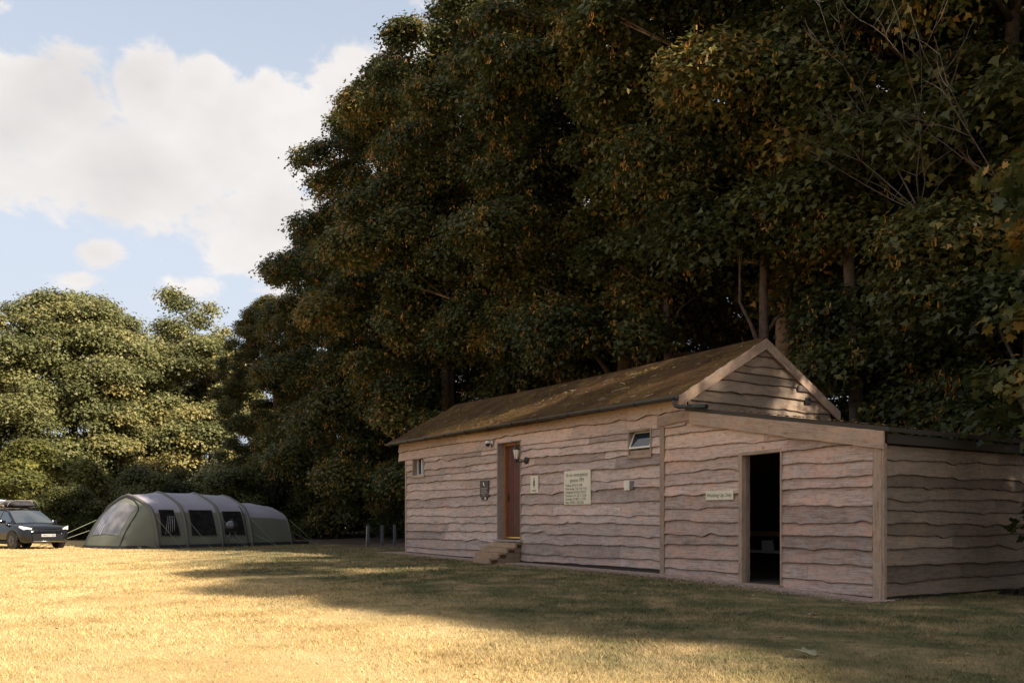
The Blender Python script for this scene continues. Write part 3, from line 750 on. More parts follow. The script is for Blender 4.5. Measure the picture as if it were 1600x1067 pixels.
# ---- extension doorway (open, no leaf in view)
mb = MB()
mb.box(-2.55, -2.475, -.052, .09, .10, 2.13, grain=2, tone=.6, bev=.004); mb.box(-1.72, -1.695, -.05, .09, .06, 2.15, grain=2, tone=.75, bev=.003)
mb.box(-2.475, -2.46, .03, .12, .10, 2.13, grain=2, tone=.2)
M1 = Matrix.Translation((-2.12, 0, 2.16)) @ Matrix.Rotation(R(-1.2), 4, 'Y')
mb.box(-.44, .42, -.052, .09, -.03, .025, grain=0, tone=.55, bev=.006, M=M1)
mb.box(-2.64, -1.66, -.14, .12, .055, .10, grain=0, tone=.55, bev=.006)
mb.build('doorway_frame', M['trim'], B)
# things seen dimly inside
t = empty('wash_counter', B.matrix_basis @ Vector((-4.6, 2.9, .12)), BA, 'pale-edged washing-up counter in the dark open doorway', 'counter')
mb = MB(); mb.box(-1.2, 1.6, 0, .55, .33, .375, bev=.004); mb.build('counter_top', mat('counter_white', (.8, .8, .8), .4), t)
mb = MB()
for x in (-1.1, .1, 1.4): mb.box(x, x+.06, .03, .09, 0, .33)
mb.box(-1.2, 1.6, .5, .53, .1, .33); mb.build('counter_support', M['dark'], t)
mb = MB(); mb.box(-1.2, 1.6, .1, .5, .66, .75); mb.build('shelf', mat('shelf_brown', (.40, .26, .13), .7), t)
t = empty('washing_up_bottle_box', B.matrix_basis @ Vector((-4.62, 3.05, .497)), BA, 'small white box standing on the counter inside the open doorway', 'box')
mb = MB(); mb.box(-.09, .09, -.06, .06, 0, .2, bev=.01); mb.build('carton', M['paper'], t)
mb = MB(); mb.box(.11, .16, -.03, .03, 0, .15, bev=.012); mb.lathe([(.012, .15), (.012, .19), (.02, .19), (.02, .21)], (.135, 0, 0), 10); mb.build('bottle', M['white'], t)

# ---- windows
def window_small():
    x0, x1, z0, z1 = -14.02, -13.36, 2.27, 2.75
    b = MB(); b.box(x0, x0+.03, -.045, .13, z0, z1, grain=2, tone=.4); b.box(x1-.03, x1, -.045, .13, z0, z1, grain=2, tone=.6); b.box(x0+.03, x1-.03, -.04, .13, z1-.03, z1, grain=0, tone=.3); b.box(x0-.04, x1+.04, -.06, .13, z0-.05, z0+.02, grain=0, tone=.6, bev=.004)
    f = b.build('window', M['trim'], B)
    b = MB(); b.box(x0+.27, x0+.31, .09, .125, z0+.02, z1-.03); b.box(x0+.03, x0+.06, .09, .125, z0+.02, z1-.03); b.box(x1-.06, x1-.03, .09, .125, z0+.02, z1-.03); b.box(x0+.06, x1-.06, .09, .125, z0+.02, z0+.05); b.build('glazing_bar', M['white'], f)
    b = MB(); b.box(x0+.03, x1-.03, .126, .132, z0+.02, z1-.03); b.build('pane', M['glass'], f)
window_small()
def window_open():
    x0, x1, z0, z1 = -5.24, -4.60, 2.26, 2.76
    b = MB(); b.box(x0, x0+.025, -.05, .13, z0, z1, grain=2, tone=.5); b.box(x1-.03, x1, -.055, .13, z0, z1, grain=2, tone=.65); b.box(x0+.025, x1-.03, -.05, .13, z1-.03, z1, grain=0, tone=.3); b.box(x0-.0, x1, -.062, .13, z0-.03, z0+.03, grain=0, tone=.55, bev=.004)
    b.box(x0+.025, x1-.03, -.02, .12, z0+.03, z0+.12, grain=0, tone=.45)
    f = b.build('window', M['trim'], B)
    Mx = Matrix.Translation((0, .10, z1-.04)) @ Matrix.Rotation(R(24), 4, 'X')
    Mx = Matrix.Translation((0, .10, z1-.04)) @ Matrix.Rotation(R(-24), 4, 'X')
    b = MB(); w = .028; h = .34
    b.box(x0+.03, x0+.03+w, -.015, .015, -h, 0, M=Mx); b.box(x1-.035-w, x1-.035, -.015, .015, -h, 0, M=Mx); b.box(x0+.03+w, x1-.035-w, -.015, .015, -w, 0, M=Mx); b.box(x0+.03+w, x1-.035-w, -.015, .015, -h, -h+w, M=Mx)
    s = b.build('opening_sash', M['white'], B); s.parent = f
    b = MB(); b.box(x0+.03+w, x1-.035-w, -.004, .004, -h+w, -w, M=Mx); b.build('pane', M['glass'], f)
window_open()
mb = MB(); rnd = random.Random(6)
for k in range(7): mb.box(-4.62+k*.115, -4.62+k*.115+.105, -.02+rnd.uniform(-.01, .01), .09, .02, .085+rnd.uniform(-.006, .006), bev=.006)
for k in range(4): mb.box(-4.5+k*.115, -4.5+k*.115+.105, -.03+rnd.uniform(-.01, .01), .09, .09, .15, bev=.006)
mb.build('brick_footing', M['brick'], B)

# ------------------------------------------------------------------ things on the wall
def onwall(name, x, z, label, cat, y=-.045): return empty(name, B.matrix_basis @ Vector((x, y, z)), BA, label, cat)
def text(body, size, loc, matl, parent, name='lettering', align='CENTER', rot=(90, 0, 0), ext=.0015, bold=0.0, sx=1.0):
    c = bpy.data.curves.new(name, 'FONT'); c.body = body; c.size = size; c.align_x = align; c.align_y = 'CENTER'; c.extrude = ext; c.offset = bold
    tmp = bpy.data.objects.new(name, c); C.objects.link(tmp)
    dg = bpy.context.evaluated_depsgraph_get(); me = bpy.data.meshes.new_from_object(tmp.evaluated_get(dg))
    bpy.data.objects.remove(tmp); o = bpy.data.objects.new(name, me); C.objects.link(o); me.materials.clear(); me.materials.append(matl)
    o.parent = parent; o.location = loc; o.rotation_euler = tuple(R(a) for a in rot); o.scale = (sx, 1, 1)
    return o
B.matrix_basis  # ensure basis
Bm = Matrix.Translation(BO) @ Matrix.Rotation(BA, 4, 'Z')
def onwall(name, x, z, label, cat, y=-.045): return empty(name, Bm @ Vector((x, y, z)), BA, label, cat)

s = onwall('emergency_sign', -6.77, 1.75, 'large cream notice board headed In an emergency phone 999 on front wall', 'sign')
mb = MB(); mb.box(-.43, .43, -.012, .012, -.34, .34, bev=.003); mb.build('sign_board', M['cream'], s)
for i, (tx, sz, z) in enumerate((('In an emergency', .105, .255), ('phone 999', .105, .145))): text(tx, sz, (0, -.0135, z), M['ink'], s, bold=.0012)
for i, tx in enumerate(('Police: 0115 9 100', 'Non-emg. Tel: 101 415', 'Hospital: 01623 22515', 'Doctors: 01 55 7 1116', 'Dentist: 01507 1 1155', 'Site: 07962 150 250')):
    text(tx, .072, (-.375, -.0135, .045-i*.069), M['ink'], s, align='LEFT', bold=.0008, sx=1.02)
s = onwall('washing_up_sign', -2.96, 1.505, 'small cream plate reading Washing Up Only left of the open doorway', 'sign')
mb = MB(); mb.box(-.30, .30, -.008, .008, -.075, .075, bev=.003); mb.build('sign_plate', M['cream'], s); text('Washing Up Only', .084, (0, -.0095, 0), M['ink'], s, bold=.0012, sx=.9)
s = onwall('ladies_toilet_sign', -8.27, 1.86, 'upright cream plate with dark figure, right of the brown door', 'sign')
mb = MB(); mb.box(-.14, .14, -.012, .012, -.185, .185, bev=.003); mb.build('sign_plate', M['cream'], s)
mb = MB(); mb.lathe([(.004, -.002), (.018, -.002), (.018, .002), (.004, .002)], (0, -.0145, .125), 14, axis='y')
mb.poly([(-.012, -.015, .10), (.012, -.015, .10), (.026, -.015, .05), (.03, -.015, -.02), (.026, -.015, -.03), (-.026, -.015, -.03), (-.03, -.015, -.02), (-.026, -.015, .05)])
mb.build('figure', M['inkdark'], s)
mb = MB(); mb.poly([(-.02, -.015, -.031), (-.004, -.015, -.031), (-.004, -.015, -.078), (-.018, -.015, -.078)]); mb.poly([(.004, -.015, -.031), (.02, -.015, -.031), (.018, -.015, -.078), (.004, -.015, -.078)]); mb.build('figure_legs', M['ink'], s)
text('Ladies', .062, (0, -.0135, -.13), M['ink'], s, bold=.0006)
s = onwall('brown_notice', -10.32, 1.79, 'dark brown notice panel with pale lettering, left of the brown door', 'sign')
mb = MB(); mb.box(-.19, .19, -.01, .012, -.15, .23, bev=.004); mb.box(-.13, .12, -.008, .01, -.225, -.152, bev=.004); mb.build('panel', M['brown_sign'], s)
mb = MB(); mb.poly([(-.05, -.0125, .185), (-.015, -.0125, .19), (.0, -.0125, .14), (.03, -.0125, .105), (.0, -.0125, .105), (-.03, -.0125, .13)]); mb.poly([(.03, -.0105, -.16), (.075, -.0105, -.16), (.075, -.0105, -.215), (.03, -.0105, -.215)]); mb.build('emblem', M['paper'], s)
for i, tx in enumerate(('PLEASE KEEP', 'THIS AREA', 'CLEAN AND', 'TIDY')): text(tx, .05, (-.01, -.0115, .04-i*.05), M['pale_ink'], s)
# papers pinned to the door
for nm, z, h, lab in (('paper_notice', 2.20, .36, 'upper white paper notice fixed to the brown door edge'), ('paper_notice', 1.85, .33, 'lower white paper notice with rows of print on the brown door')):
    s = empty(nm, Bm @ Vector((-8.955, .155, z)), BA, lab, 'notice')
    mb = MB(); mb.grid([[(-.115+.23*a/4, -.004-.004*math.sin(a*1.2), -h/2+h*b/5) for a in range(5)] for b in range(6)]); mb.box(-.115, .115, .0, .003, -h/2, h/2); mb.build('sheet', M['paper'], s)
    if z < 2:
        mb = MB()
        for k in range(9): mb.box(-.09, .05+.03*math.sin(k*3), -.0115, -.0105, .12-k*.03, .127-k*.03)
        mb.build('printed_lines', mat('print_grey', (.3, .3, .32), .8), s)
# lantern
s = onwall('wall_lantern', -8.58, 2.42, 'black coach lantern on a curved arm beside the brown door', 'lamp', y=-.04)
mb = MB(); mb.lathe([(.0, .0), (.075, -.004), (.075, -.02), (.045, -.035), (.0, -.04)][::-1], (0, 0, -.03), 20, axis='y'); mb.tube([(0, -.03, -.03), (-.03, -.08, -.06), (-.06, -.14, -.07), (-.09, -.19, -.04), (-.10, -.20, .0)], .012, 8); mb.build('bracket_arm', M['blackmetal'], s)
mb = MB(); c = (-.10, -.20, 0)
mb.lathe([(.012, -.09), (.02, -.06), (.04, -.03), (.045, .0), (.03, .005)], c, 6, smooth=False); mb.lathe([(.085, .20), (.088, .21), (.05, .26), (.03, .285), (.012, .30), (.01, .34), (.004, .36)], c, 6, smooth=False)
for k in range(6):
    a = 6.2832*k/6; mb.tube([(c[0]+.042*math.cos(a), c[1]+.042*math.sin(a), 0), (c[0]+.075*math.cos(a), c[1]+.075*math.sin(a), .20)], .005, 5)
mb.build('lantern_frame', M['blackmetal'], s)
mb = MB(); mb.lathe([(.038, .004), (.070, .198)], c, 6, smooth=False); mb.build('glass', mat('lantern_glass', (.75, .68, .62), .12, spec=.8), s)
# security sensor light
s = onwall('security_camera', -9.99, 2.86, 'small white dome security camera with black face, above left of door', 'camera', y=-.04)
mb = MB(); mb.lathe([(.055, 0), (.055, -.02), (.03, -.03)][::-1], (0, 0, .02), 18, axis='y'); mb.tube([(0, -.02, .02), (-.01, -.07, .03)], .018, 10); mb.lathe([(.005, .07), (.04, .06), (.06, .03), (.06, .0), (.03, -.005)], (-.03, -.1, .0), 18); mb.build('camera_body', M['white'], s)
mb = MB(); mb.lathe([(.005, -.07), (.035, -.06), (.055, -.02), (.055, .0)], (-.03, -.1, -.005), 18); mb.tube([(.04, -.04, -.02), (.03, -.03, -.09)], .014, 8); mb.build('camera_dome', M['blackmetal'], s)
# switch box
s = onwall('junction_box', -5.255, 1.74, 'small cream electrical box on the boards below the open window', 'electrical box', y=-.035)
mb = MB(); mb.box(-.08, .07, -.03, .0, -.09, .09, bev=.008); mb.build('box_body', M['cream'], s); mb = MB(); mb.box(-.05, -.01, -.036, -.031, -.05, .05, bev=.002); mb.build('rocker', M['white'], s)
mb = MB(); mb.box(.09, .17, -.02, .0, -.08, .08, bev=.006); mb.build('grey_cover', M['metal'], s)

# ------------------------------------------------------------------ steps
s = empty('door_steps', Bm @ Vector((-9.33, 0, .16)), BA, 'four-tier steps of stacked timber sleepers below the brown door', 'steps')
rnd = random.Random(4)
for k, (d, zt) in enumerate(((.865, .115), (.645, .225), (.425, .33), (.20, .435))):
    mb = MB(); z0 = -.08 if k == 0 else (.115, .225, .33)[k-1]+.002
    inn = .055
    xl = (-.12, -.42, -.54, -.54)[k]
    mb.box(xl, .535, -d, -d+.055, z0, zt, grain=0, tone=.85+.04*k, bev=.005); mb.box(xl, .53, -d+.057, -d+.22 if k < 3 else .0, zt-.035, zt, grain=0, tone=.7, bev=.004); mb.box(xl, .525, -d+.057, -d+.219 if k < 3 else .0, z0, zt-.036, 1, grain=1, tone=.1)
    if k < 3: mb.box(.30, .515, -d+.222, -.05, z0, zt, grain=1, tone=.15, bev=.004); mb.box(-.54+.12*(k == 1)+.42*(k == 0), -.33+.45*(k == 0)+.1*(k == 1), -d+.222, -.05, z0, zt, grain=1, tone=.4, bev=.004); mb.box(-.33+.45*(k == 0)+.1*(k == 1), .30, -d+.222, -.05, z0+.01, zt-.004, grain=0, tone=.3)
    mb.build('step', [M['steps'], M['step_end']], s)

# ------------------------------------------------------------------ leaves
LEAF = np.array([(0, 0), (.52, .22), (.24, .46), (0, 1.0), (-.24, .46), (-.52, .22)])
LEAF7 = np.array([(0, .0), (.28, -.06), (.62, .18), (.36, .36), (.50, .72), (.17, .66), (0, 1.05), (-.17, .66), (-.50, .72), (-.36, .36), (-.62, .18), (-.28, -.06)])
def leaf_geo(P, Nn, S, tone, rng, shape=LEAF, droop=.0):
    n = len(P); k = len(shape)
    Nn = Nn/np.linalg.norm(Nn, axis=1, keepdims=True)
    a = rng.normal(size=(n, 3)); a[:, 2] -= droop
    T = np.cross(Nn, a); T /= np.linalg.norm(T, axis=1, keepdims=True)+1e-9
    Bv = np.cross(T, Nn); 
    fold = rng.uniform(.05, .3, n)
    v = P[:, None, :] + S[:, None, None]*(shape[None, :, 0, None]*T[:, None, :] + (shape[None, :, 1, None]-.4)*Bv[:, None, :] + (np.abs(shape[None, :, 0, None])*fold[:, None, None])*Nn[:, None, :])
    return v.reshape(-1, 3), k, tone
def leaf_object(name, parts, mats, parent=None):
    """parts: list of (verts, k, tone, material index)"""
    nv = sum(len(p[0]) for p in parts); V = np.concatenate([p[0] for p in parts]).astype(np.float32)
    ls = []; mi = []; tn = []; off = 0
    for v, k, t, m in parts:
        n = len(v)//k; ls.append(off+np.arange(n)*k); mi.append(np.full(n, m)); tn.append(t); off += len(v)
    ls = np.concatenate(ls).astype(np.int32); mi = np.concatenate(mi).astype(np.int32); tn = np.concatenate(tn).astype(np.float32)
    me = bpy.data.meshes.new(name); me.vertices.add(nv); me.vertices.foreach_set('co', V.ravel())
    me.loops.add(nv); me.loops.foreach_set('vertex_index', np.arange(nv, dtype=np.int32))
    me.polygons.add(len(ls)); me.polygons.foreach_set('loop_start', ls); me.polygons.foreach_set('material_index', mi)
    a = me.attributes.new('tone', 'FLOAT', 'FACE'); a.data.foreach_set('value', tn)
    for m in mats: me.materials.append(m)
    me.update(calc_edges=True)
    o = bpy.data.objects.new(name, me); C.objects.link(o); o.parent = parent
    return o
def unit(rng, n):
    v = rng.normal(size=(n, 3)); return v/np.linalg.norm(v, axis=1, keepdims=True)
def blobs_for(rng, H, zb, Rm, n, prof=None, flat=.7, rb=.27):
    out = []
    for i in range(n):
        h = rng.uniform(0, 1)**.9; z = zb+(H-zb)*h
        env = Rm*(prof(h) if prof else math.sin(math.pi*(h*.80+.16))**.6)
        a = rng.uniform(0, 6.283); rad = env*math.sqrt(rng.uniform(.15, 1))*.86
        br = Rm*rb*rng.uniform(.65, 1.25)*(1-.35*h)
        out.append((rad*math.cos(a), rad*math.sin(a), z, br))
    return out
def crown_parts(rng, blobs, nleaf, size, spray=9, spr=.24, flat=.62, tone0=.35, tonev=.16, droop=.35, fill=.12, shape=LEAF, out_bias=.6):
    Bl = np.array(blobs); w = Bl[:, 3]**2; w /= w.sum()
    m = nleaf//spray
    bi = rng.choice(len(Bl), m, p=w); d = unit(rng, m)
    rad = np.linalg.norm(Bl[bi, :2], axis=1, keepdims=True)+.01
    outw = np.concatenate([Bl[bi, :2]/rad, np.zeros((m, 1))], 1)
    d = d + outw*out_bias + np.array([0, 0, .35]); d /= np.linalg.norm(d, axis=1, keepdims=True)
    rr = rng.uniform(.72, 1.08, m)*(1-(rng.uniform(size=m) < fill)*rng.uniform(.2, .7, m))
    ctr = Bl[bi, :3] + d*np.array([1, 1, flat])*(Bl[bi, 3]*rr)[:, None]
    bt = rng.normal(0, tonev*1.15, len(Bl))
    up = np.array([0, 0, .75]) + d*.7
    idx = np.repeat(np.arange(m), spray)
    off = rng.normal(size=(m*spray, 3))*np.array([1, 1, .45])*spr
    P = ctr[idx]+off; P[:, 2] -= np.linalg.norm(off[:, :2], axis=1)*.35
    Nn = up[idx] + rng.normal(size=P.shape)*.42
    tone = np.clip(tone0 + bt[bi][idx] + rng.normal(0, tonev, len(P)) + rng.normal(0, tonev*.7, m)[idx], 0, .99)
    S = size*rng.uniform(.65, 1.3, len(P))
    v, k, t = leaf_geo(P, Nn, S, tone, rng, shape, droop)
    return (v, k, t, 0), ctr, d
def key_parts(rng, ctr, d, n, size=.085, per=10):
    sel = rng.choice(len(ctr), n); c = ctr[sel] + d[sel]*.15 + np.array([0, 0, -.12])
    idx = np.repeat(np.arange(n), per); P = c[idx] + rng.normal(size=(n*per, 3))*np.array([.07, .07, .10])
    Nn = rng.normal(size=P.shape)*np.array([1, 1, .3])
    sh = np.array([(-.16, 0), (.16, 0), (.20, 1.0), (-.12, 1.0)])
    v, k, t = leaf_geo(P, Nn, size*rng.uniform(.7, 1.4, len(P)), rng.uniform(0, 1, len(P)), rng, sh, 3.0)
    return (v, k, t, 1)
def trunk_mesh(name, rng, H, r0, blobs, matl, nl=16, lean=(0, 0), n=10, forks=True, parent=None, zs=.25, top=.86):
    mb = MB(); rnd = random.Random(int(rng.integers(1e6)))
    pts = []; rad = []; K = 12
    ph = rnd.uniform(0, 6)
    for k in range(K+1):
        f = k/K; z = H*top*f
        pts.append((lean[0]*f*f+.25*math.sin(f*5+ph)*f, lean[1]*f*f+.25*math.cos(f*4+ph)*f, z-.1)); rad.append(r0*(1-f)**.8*.95+r0*.06+(r0*.35*math.exp(-f*28)))
    mb.tube(pts, rad, n)
    bl = sorted(blobs, key=lambda b: b[2]); st = max(1, len(bl)//nl)
    for b in bl[::st]:
        f = max(.12, min(.93, (b[2]-rnd.uniform(.8, 3.0))/(H*top))); i = f*K; i0 = int(i); q = i-i0
        p0 = Vector(pts[i0]).lerp(Vector(pts[min(K, i0+1)]), q); p1 = Vector(b[:3])
        mid = p0.lerp(p1, .5)+Vector((rnd.uniform(-.4, .4), rnd.uniform(-.4, .4), rnd.uniform(-.2, .7)))
        rr = r0*(.42*(1-f)+.1)
        mb.tube([p0, p0.lerp(mid, .55)+Vector((0, 0, .12)), mid, mid.lerp(p1, .6), p1], [rr, rr*.75, rr*.55, rr*.35, rr*.12], 6)
        for _ in range(3):
            e = p1+Vector((rnd.uniform(-1, 1), rnd.uniform(-1, 1), rnd.uniform(-.4, .9)))*b[3]*.8
            mb.tube([mid.lerp(p1, rnd.uniform(.2, .8)), p1.lerp(e, .5)+Vector((0, 0, .1)), e], [rr*.3, rr*.18, rr*.05], 4)
    return mb.build(name, matl, parent)

def make_tree(seed, H, zb, Rm, nb, nleaf, size, r0, leafm, barkm, keys=0, prof=None, name='tree', label='', cat='tree', group=None, spr=.24, tone0=.35, rb=.27, spray=9, flat=.62, tonev=.16, nl=16, top=.86):
    rng = np.random.default_rng(seed)
    e = empty(name, (0, 0, 0), 0, label, cat, group)
    bl = blobs_for(rng, H, zb, Rm, nb, prof, rb=rb)
    part, ctr, d = crown_parts(rng, bl, nleaf, size, spr=spr, tone0=tone0, spray=spray, flat=flat, tonev=tonev)
    ps = [part]
    if keys: ps.append(key_parts(rng, ctr, d, keys))
    leaf_object('crown', ps, [M[leafm], M['key']], e)
    trunk_mesh('trunk', rng, H, r0, bl, M[barkm], nl=nl, parent=e, top=top)
    return e
def place(e, x, y, rz=0, sc=1.0, z=None, label=None, sz=None, first=False, group=None):
    o = e if first else copy_tree(e)
    o.location = (x, y, float(ground_h(x, y))-.03 if z is None else z); o.rotation_euler = (0, 0, rz)
    o.scale = (sc, sc, sz if sz else sc)
    if label: o['label'] = label
    if group: o['group'] = group
    return o

G1 = 'tall dark sycamores in the row behind the building'
profA = lambda h: (math.sin(math.pi*(h*.78+.18)))**.55
profLow = lambda h: min(1, .78+.5*h)*(1-h**3.2)**.55
A = make_tree(1, 23, 6.2, 6.3, 150, 235000, .145, .34, 'leaf', 'bark', 2600, profA, 'sycamore', group=G1, rb=.20)
Bt = make_tree(2, 22.5, 1.2, 6.5, 190, 270000, .145, .36, 'leaf', 'bark', 3000, profLow, 'sycamore', group=G1, rb=.19)
Ct = make_tree(3, 23.5, 8.2, 6.0, 140, 205000, .145, .3, 'leaf', 'bark_pale', 2300, profA, 'sycamore', group=G1, rb=.20)
row1 = [ # proto, t, s, rot, scale, label
 (A, -44.5, 8.2, 5.4, .97, 'sycamore farthest out of frame on the right, shading the near corner of the lawn'),
 (A, -36.6, 8.2, .4, .96, 'dark sycamore beyond the right edge, casting shade over the near lawn'),
 (Ct, -29.8, 9.0, 1.9, .91, 'sycamore out to the right whose shadow covers the near lawn'),
 (A, -22.5, 8.5, 3.6, .97, 'sycamore standing right of the dark side wall and out of frame'),
 (Bt, -4.3, 12.6, 2.2, .97, 'big dark sycamore behind the right end of the lean-to extension'),
 (Bt, 3.6, 10.2, 5.2, .98, 'dark sycamore with orange seed clusters directly above the lean-to roof'),
 (Ct, 9.4, 9.4, .9, 1.0, 'pale-barked sycamore rising behind the gable peak'),
 (A, 15.8, 9.0, 2.8, .98, 'tall sycamore with orange seed keys behind the middle of the mossy roof'),
 (Ct, 22.5, 9.2, 4.4, .98, 'sycamore towering behind the left end of the mossy roof'),
 (Bt, 28.8, 9.4, .3, 1.1, 'dense sycamore with low boughs just left of the roof end'),
 (Bt, 35.8, 9.4, 3.3, 1.06, 'sycamore with sunlit leaf tips on its upper left outline'),
 (Bt, 43, 9.4, 5.0, .84, 'dark sycamore behind the rear of the green tent'),
 (Bt, 49.8, 8.2, 1.7, .70, 'shorter dark sycamore ending the row above the green tent'),
]
used = set()
for pr, t, s, rz, scl, lab in row1:
    p = W(t, s, 0); place(pr, p[0], p[1], rz, scl, label=lab, first=pr not in used); used.add(pr)
# second row, further back
G2 = 'background trees glimpsed behind the sycamore row'
for i, (pr, t, s, rz, scl, lab) in enumerate([
 (A, -9, 17, 1.2, .9, 'background tree farthest right, dark crown seen above the side wall'),
 (Ct, 4, 17.5, 4.0, .95, 'background tree with pale trunk seen right of the gable peak'),
 (Ct, 12, 18.5, 2.4, .95, 'background tree with orange-lit trunk seen left of the gable peak'),
 (A, 20, 17.5, .2, .9, 'background tree with dark trunk seen over the middle of the mossy ridge'),
 (Ct, 30, 18, 5.5, .9, 'background tree hidden deep behind the left roof end'),
 (A, 42, 17, 3.1, .7, 'background tree behind the dark end of the sycamore row')]):
    p = W(t, s, 0); place(pr, p[0], p[1], rz, scl, label=lab, group=G2)

# extra trunks of slim trees in the wood behind the roof
def slim(seed, H, r0, barkm, label, t, s, lean):
    rng = np.random.default_rng(seed); e = empty('slim_tree', W(t, s), 0, label, 'tree', 'slim trunks in the wood behind the roof')
    bl = blobs_for(rng, H, H*.5, 2.2, 16, rb=.42); part, ctr, d = crown_parts(rng, bl, 9000, .18)
    leaf_object('crown', [part], [M['leaf'], M['key']], e); trunk_mesh('trunk', rng, H, r0, bl, M[barkm], nl=8, lean=lean, parent=e)
for i, a in enumerate([(15, .17, 'bark_pale', 'slim forked trunk glowing orange just left of the gable peak', 10.8, 12.8, (.6, .2)), (14, .20, 'bark', 'dark upright trunk directly behind the gable peak', 8.2, 7.2, (.2, .1)),
    (15, .22, 'bark', 'thick dark trunk right of the gable peak behind the barge board', 5.6, 7.4, (-.3, .3)), (13, .13, 'bark_pale', 'thin pale crooked trunk right of the gable among leaves', 4.6, 9.0, (-.5, 0)),
    (14, .2, 'bark', 'dark trunk behind the ridge a little left of the gable', 12.4, 7.6, (.3, 0)), (13, .16, 'bark', 'leaning dark trunk behind the middle of the ridge', 14.6, 8.6, (1.0, 0)),
    (14, .17, 'bark', 'dark trunk over the lean-to roof in deep shade', 1.6, 7.2, (.2, .4)), (12, .14, 'bark_pale', 'short pale trunk seen above the left part of the ridge', 20.2, 9.2, (.2, .4)), (14, .15, 'bark', 'dark trunk in the wood farthest right behind the lean-to roof', -1.2, 7.8, (.3, .2))]):
    slim(60+i, *a)
slim(82, 18.5, .15, 'bark', 'unseen slim tall tree added beyond the far right corner to keep the mossy roof in shade', -13.3, 7.8, (.2, .2))  # added out of view to block the sun from the roof
slim(81, 13.5, .13, 'bark', 'unseen slim leafy tree added beyond the far right corner to dapple the gable with light', -8.7, 7.0, (.2, .2))  # added out of view to break the sun into dapples on the gable

# ------------------------------------------------------------------ shrubs / undergrowth
def make_shrub(seed, H, Rm, nleaf, size, leafm, tone0=.35, name='shrub', keys=0):
    rng = np.random.default_rng(seed); e = empty(name, (0, 0, 0), 0, '', 'shrub')
    bl = blobs_for(rng, H*.9, .35, Rm, 22, prof=lambda h: (1-h**2.5)**.5*.9+.1, rb=.36)
    part, ctr, d = crown_parts(rng, bl, nleaf, size, tone0=tone0, fill=.2)
    leaf_object('foliage', [part], [M[leafm], M['key']], e)
    mb = MB(); rnd = random.Random(seed)
    for k in range(9):
        b = bl[rnd.randrange(len(bl))]; mb.tube([(rnd.uniform(-.3, .3), rnd.uniform(-.3, .3), -.1), (b[0]*.5, b[1]*.5, b[2]*.5), b[:3]], [.035, .025, .008], 5)
    mb.build('stems', M['bark'], e)
    return e
S1 = make_shrub(31, 3.6, 2.3, 28000, .115, 'leaf', .3)
S2 = make_shrub(32, 5.0, 2.6, 38000, .11, 'leaf', .38)
GS = 'dark shrubs under the trees'
first = {S1: True, S2: True}
for i, (pr, t, s, rz, scl, lab) in enumerate([
 (S2, -2.5, 6.9, 1, 1.35, 'dark shrub behind the right end of the lean-to roof'), (S2, 1.5, 7.4, 2, 1.35, 'dark shrub standing behind the lean-to roof below the orange seeds'),
 (S2, 4.6, 12.5, 3, 1.3, 'dark shrub far behind the right barge board'), (S1, 10, 11.5, 4, 1.2, 'leafy shrub behind the ridge next to the gable peak'), (S2, 15, 12, 5, 1.0, 'shrub behind the middle of the mossy ridge'),
 (S1, 19, 8, 6, 1.2, 'shrub behind the left third of the mossy roof'), (S2, 23.5, 8.8, .6, 1.0, 'dark shrub between the roof end and the three posts'), (S1, 27.5, 9.5, 1.6, 1.1, 'dark shrub directly behind the three grey posts'),
 (S2, 31.5, 9.5, 2.6, 1.0, 'dark shrub left of the three grey posts'), (S1, 36, 9.3, 3.6, 1.1, 'brownish shrub behind the right guy lines of the tent'), (S2, 40.5, 8.2, 4.6, 1.0, 'dark shrub behind the low rear end of the green tent'),
 (S1, 45.5, 6.5, 5.6, 1.2, 'dark shrub behind the second window of the tent'), (S2, 50, 5.5, 2.9, 1.0, 'dark shrub showing above the front arch of the tent'), (S2, 54, 3.5, 1.1, .95, 'dark shrub between the car and the green tent'),
 (S2, 7.9, 10.4, 2.5, 1.3, 'dark shrub filling the gap behind the right barge board'), (S2, 5.2, 8.6, 1.5, 1.25, 'dark shrub behind the right slope of the gable roof'), (S2, -7, 5.0, .9, .9, 'dark shrub beyond the far end of the side wall')]):
    p = W(t, s, 0); place(pr, p[0], p[1], rz, scl, label=lab, first=first[pr], group=GS); first[pr] = False
# dense hedge line behind the wood, one continuous mass
def hedge_mass(name, pts, H, Wd, n, size, leafm, label, seed, tone0=.3):
    rng = np.random.default_rng(seed); pts = [Vector(p) for p in pts]; bl = []
    for a, b in zip(pts[:-1], pts[1:]):
        k = int((b-a).length/1.1)
        for i in range(k):
            for j in range(2):
                p = a.lerp(b, (i+rng.uniform(0, 1))/k); bl.append((p.x+rng.uniform(-Wd, Wd), p.y+rng.uniform(-Wd, Wd), H*rng.uniform(.15, .85), rng.uniform(.9, 1.5)*H*.22+.4))
    part, c, d = crown_parts(rng, bl, n, size, tone0=tone0, spr=.35, out_bias=0, fill=.3)
    o = leaf_object(name, [part], [M[leafm], M['key']]); return tag(o, label, 'undergrowth', kind='stuff')
hedge_mass('undergrowth', [W(-14, 22, 0), W(10, 23, 0), W(34, 23, 0), W(58, 16, 0)], 6.0, 1.2, 70000, .26, 'leaf', 'mass of dark undergrowth at the back of the wood', 71)

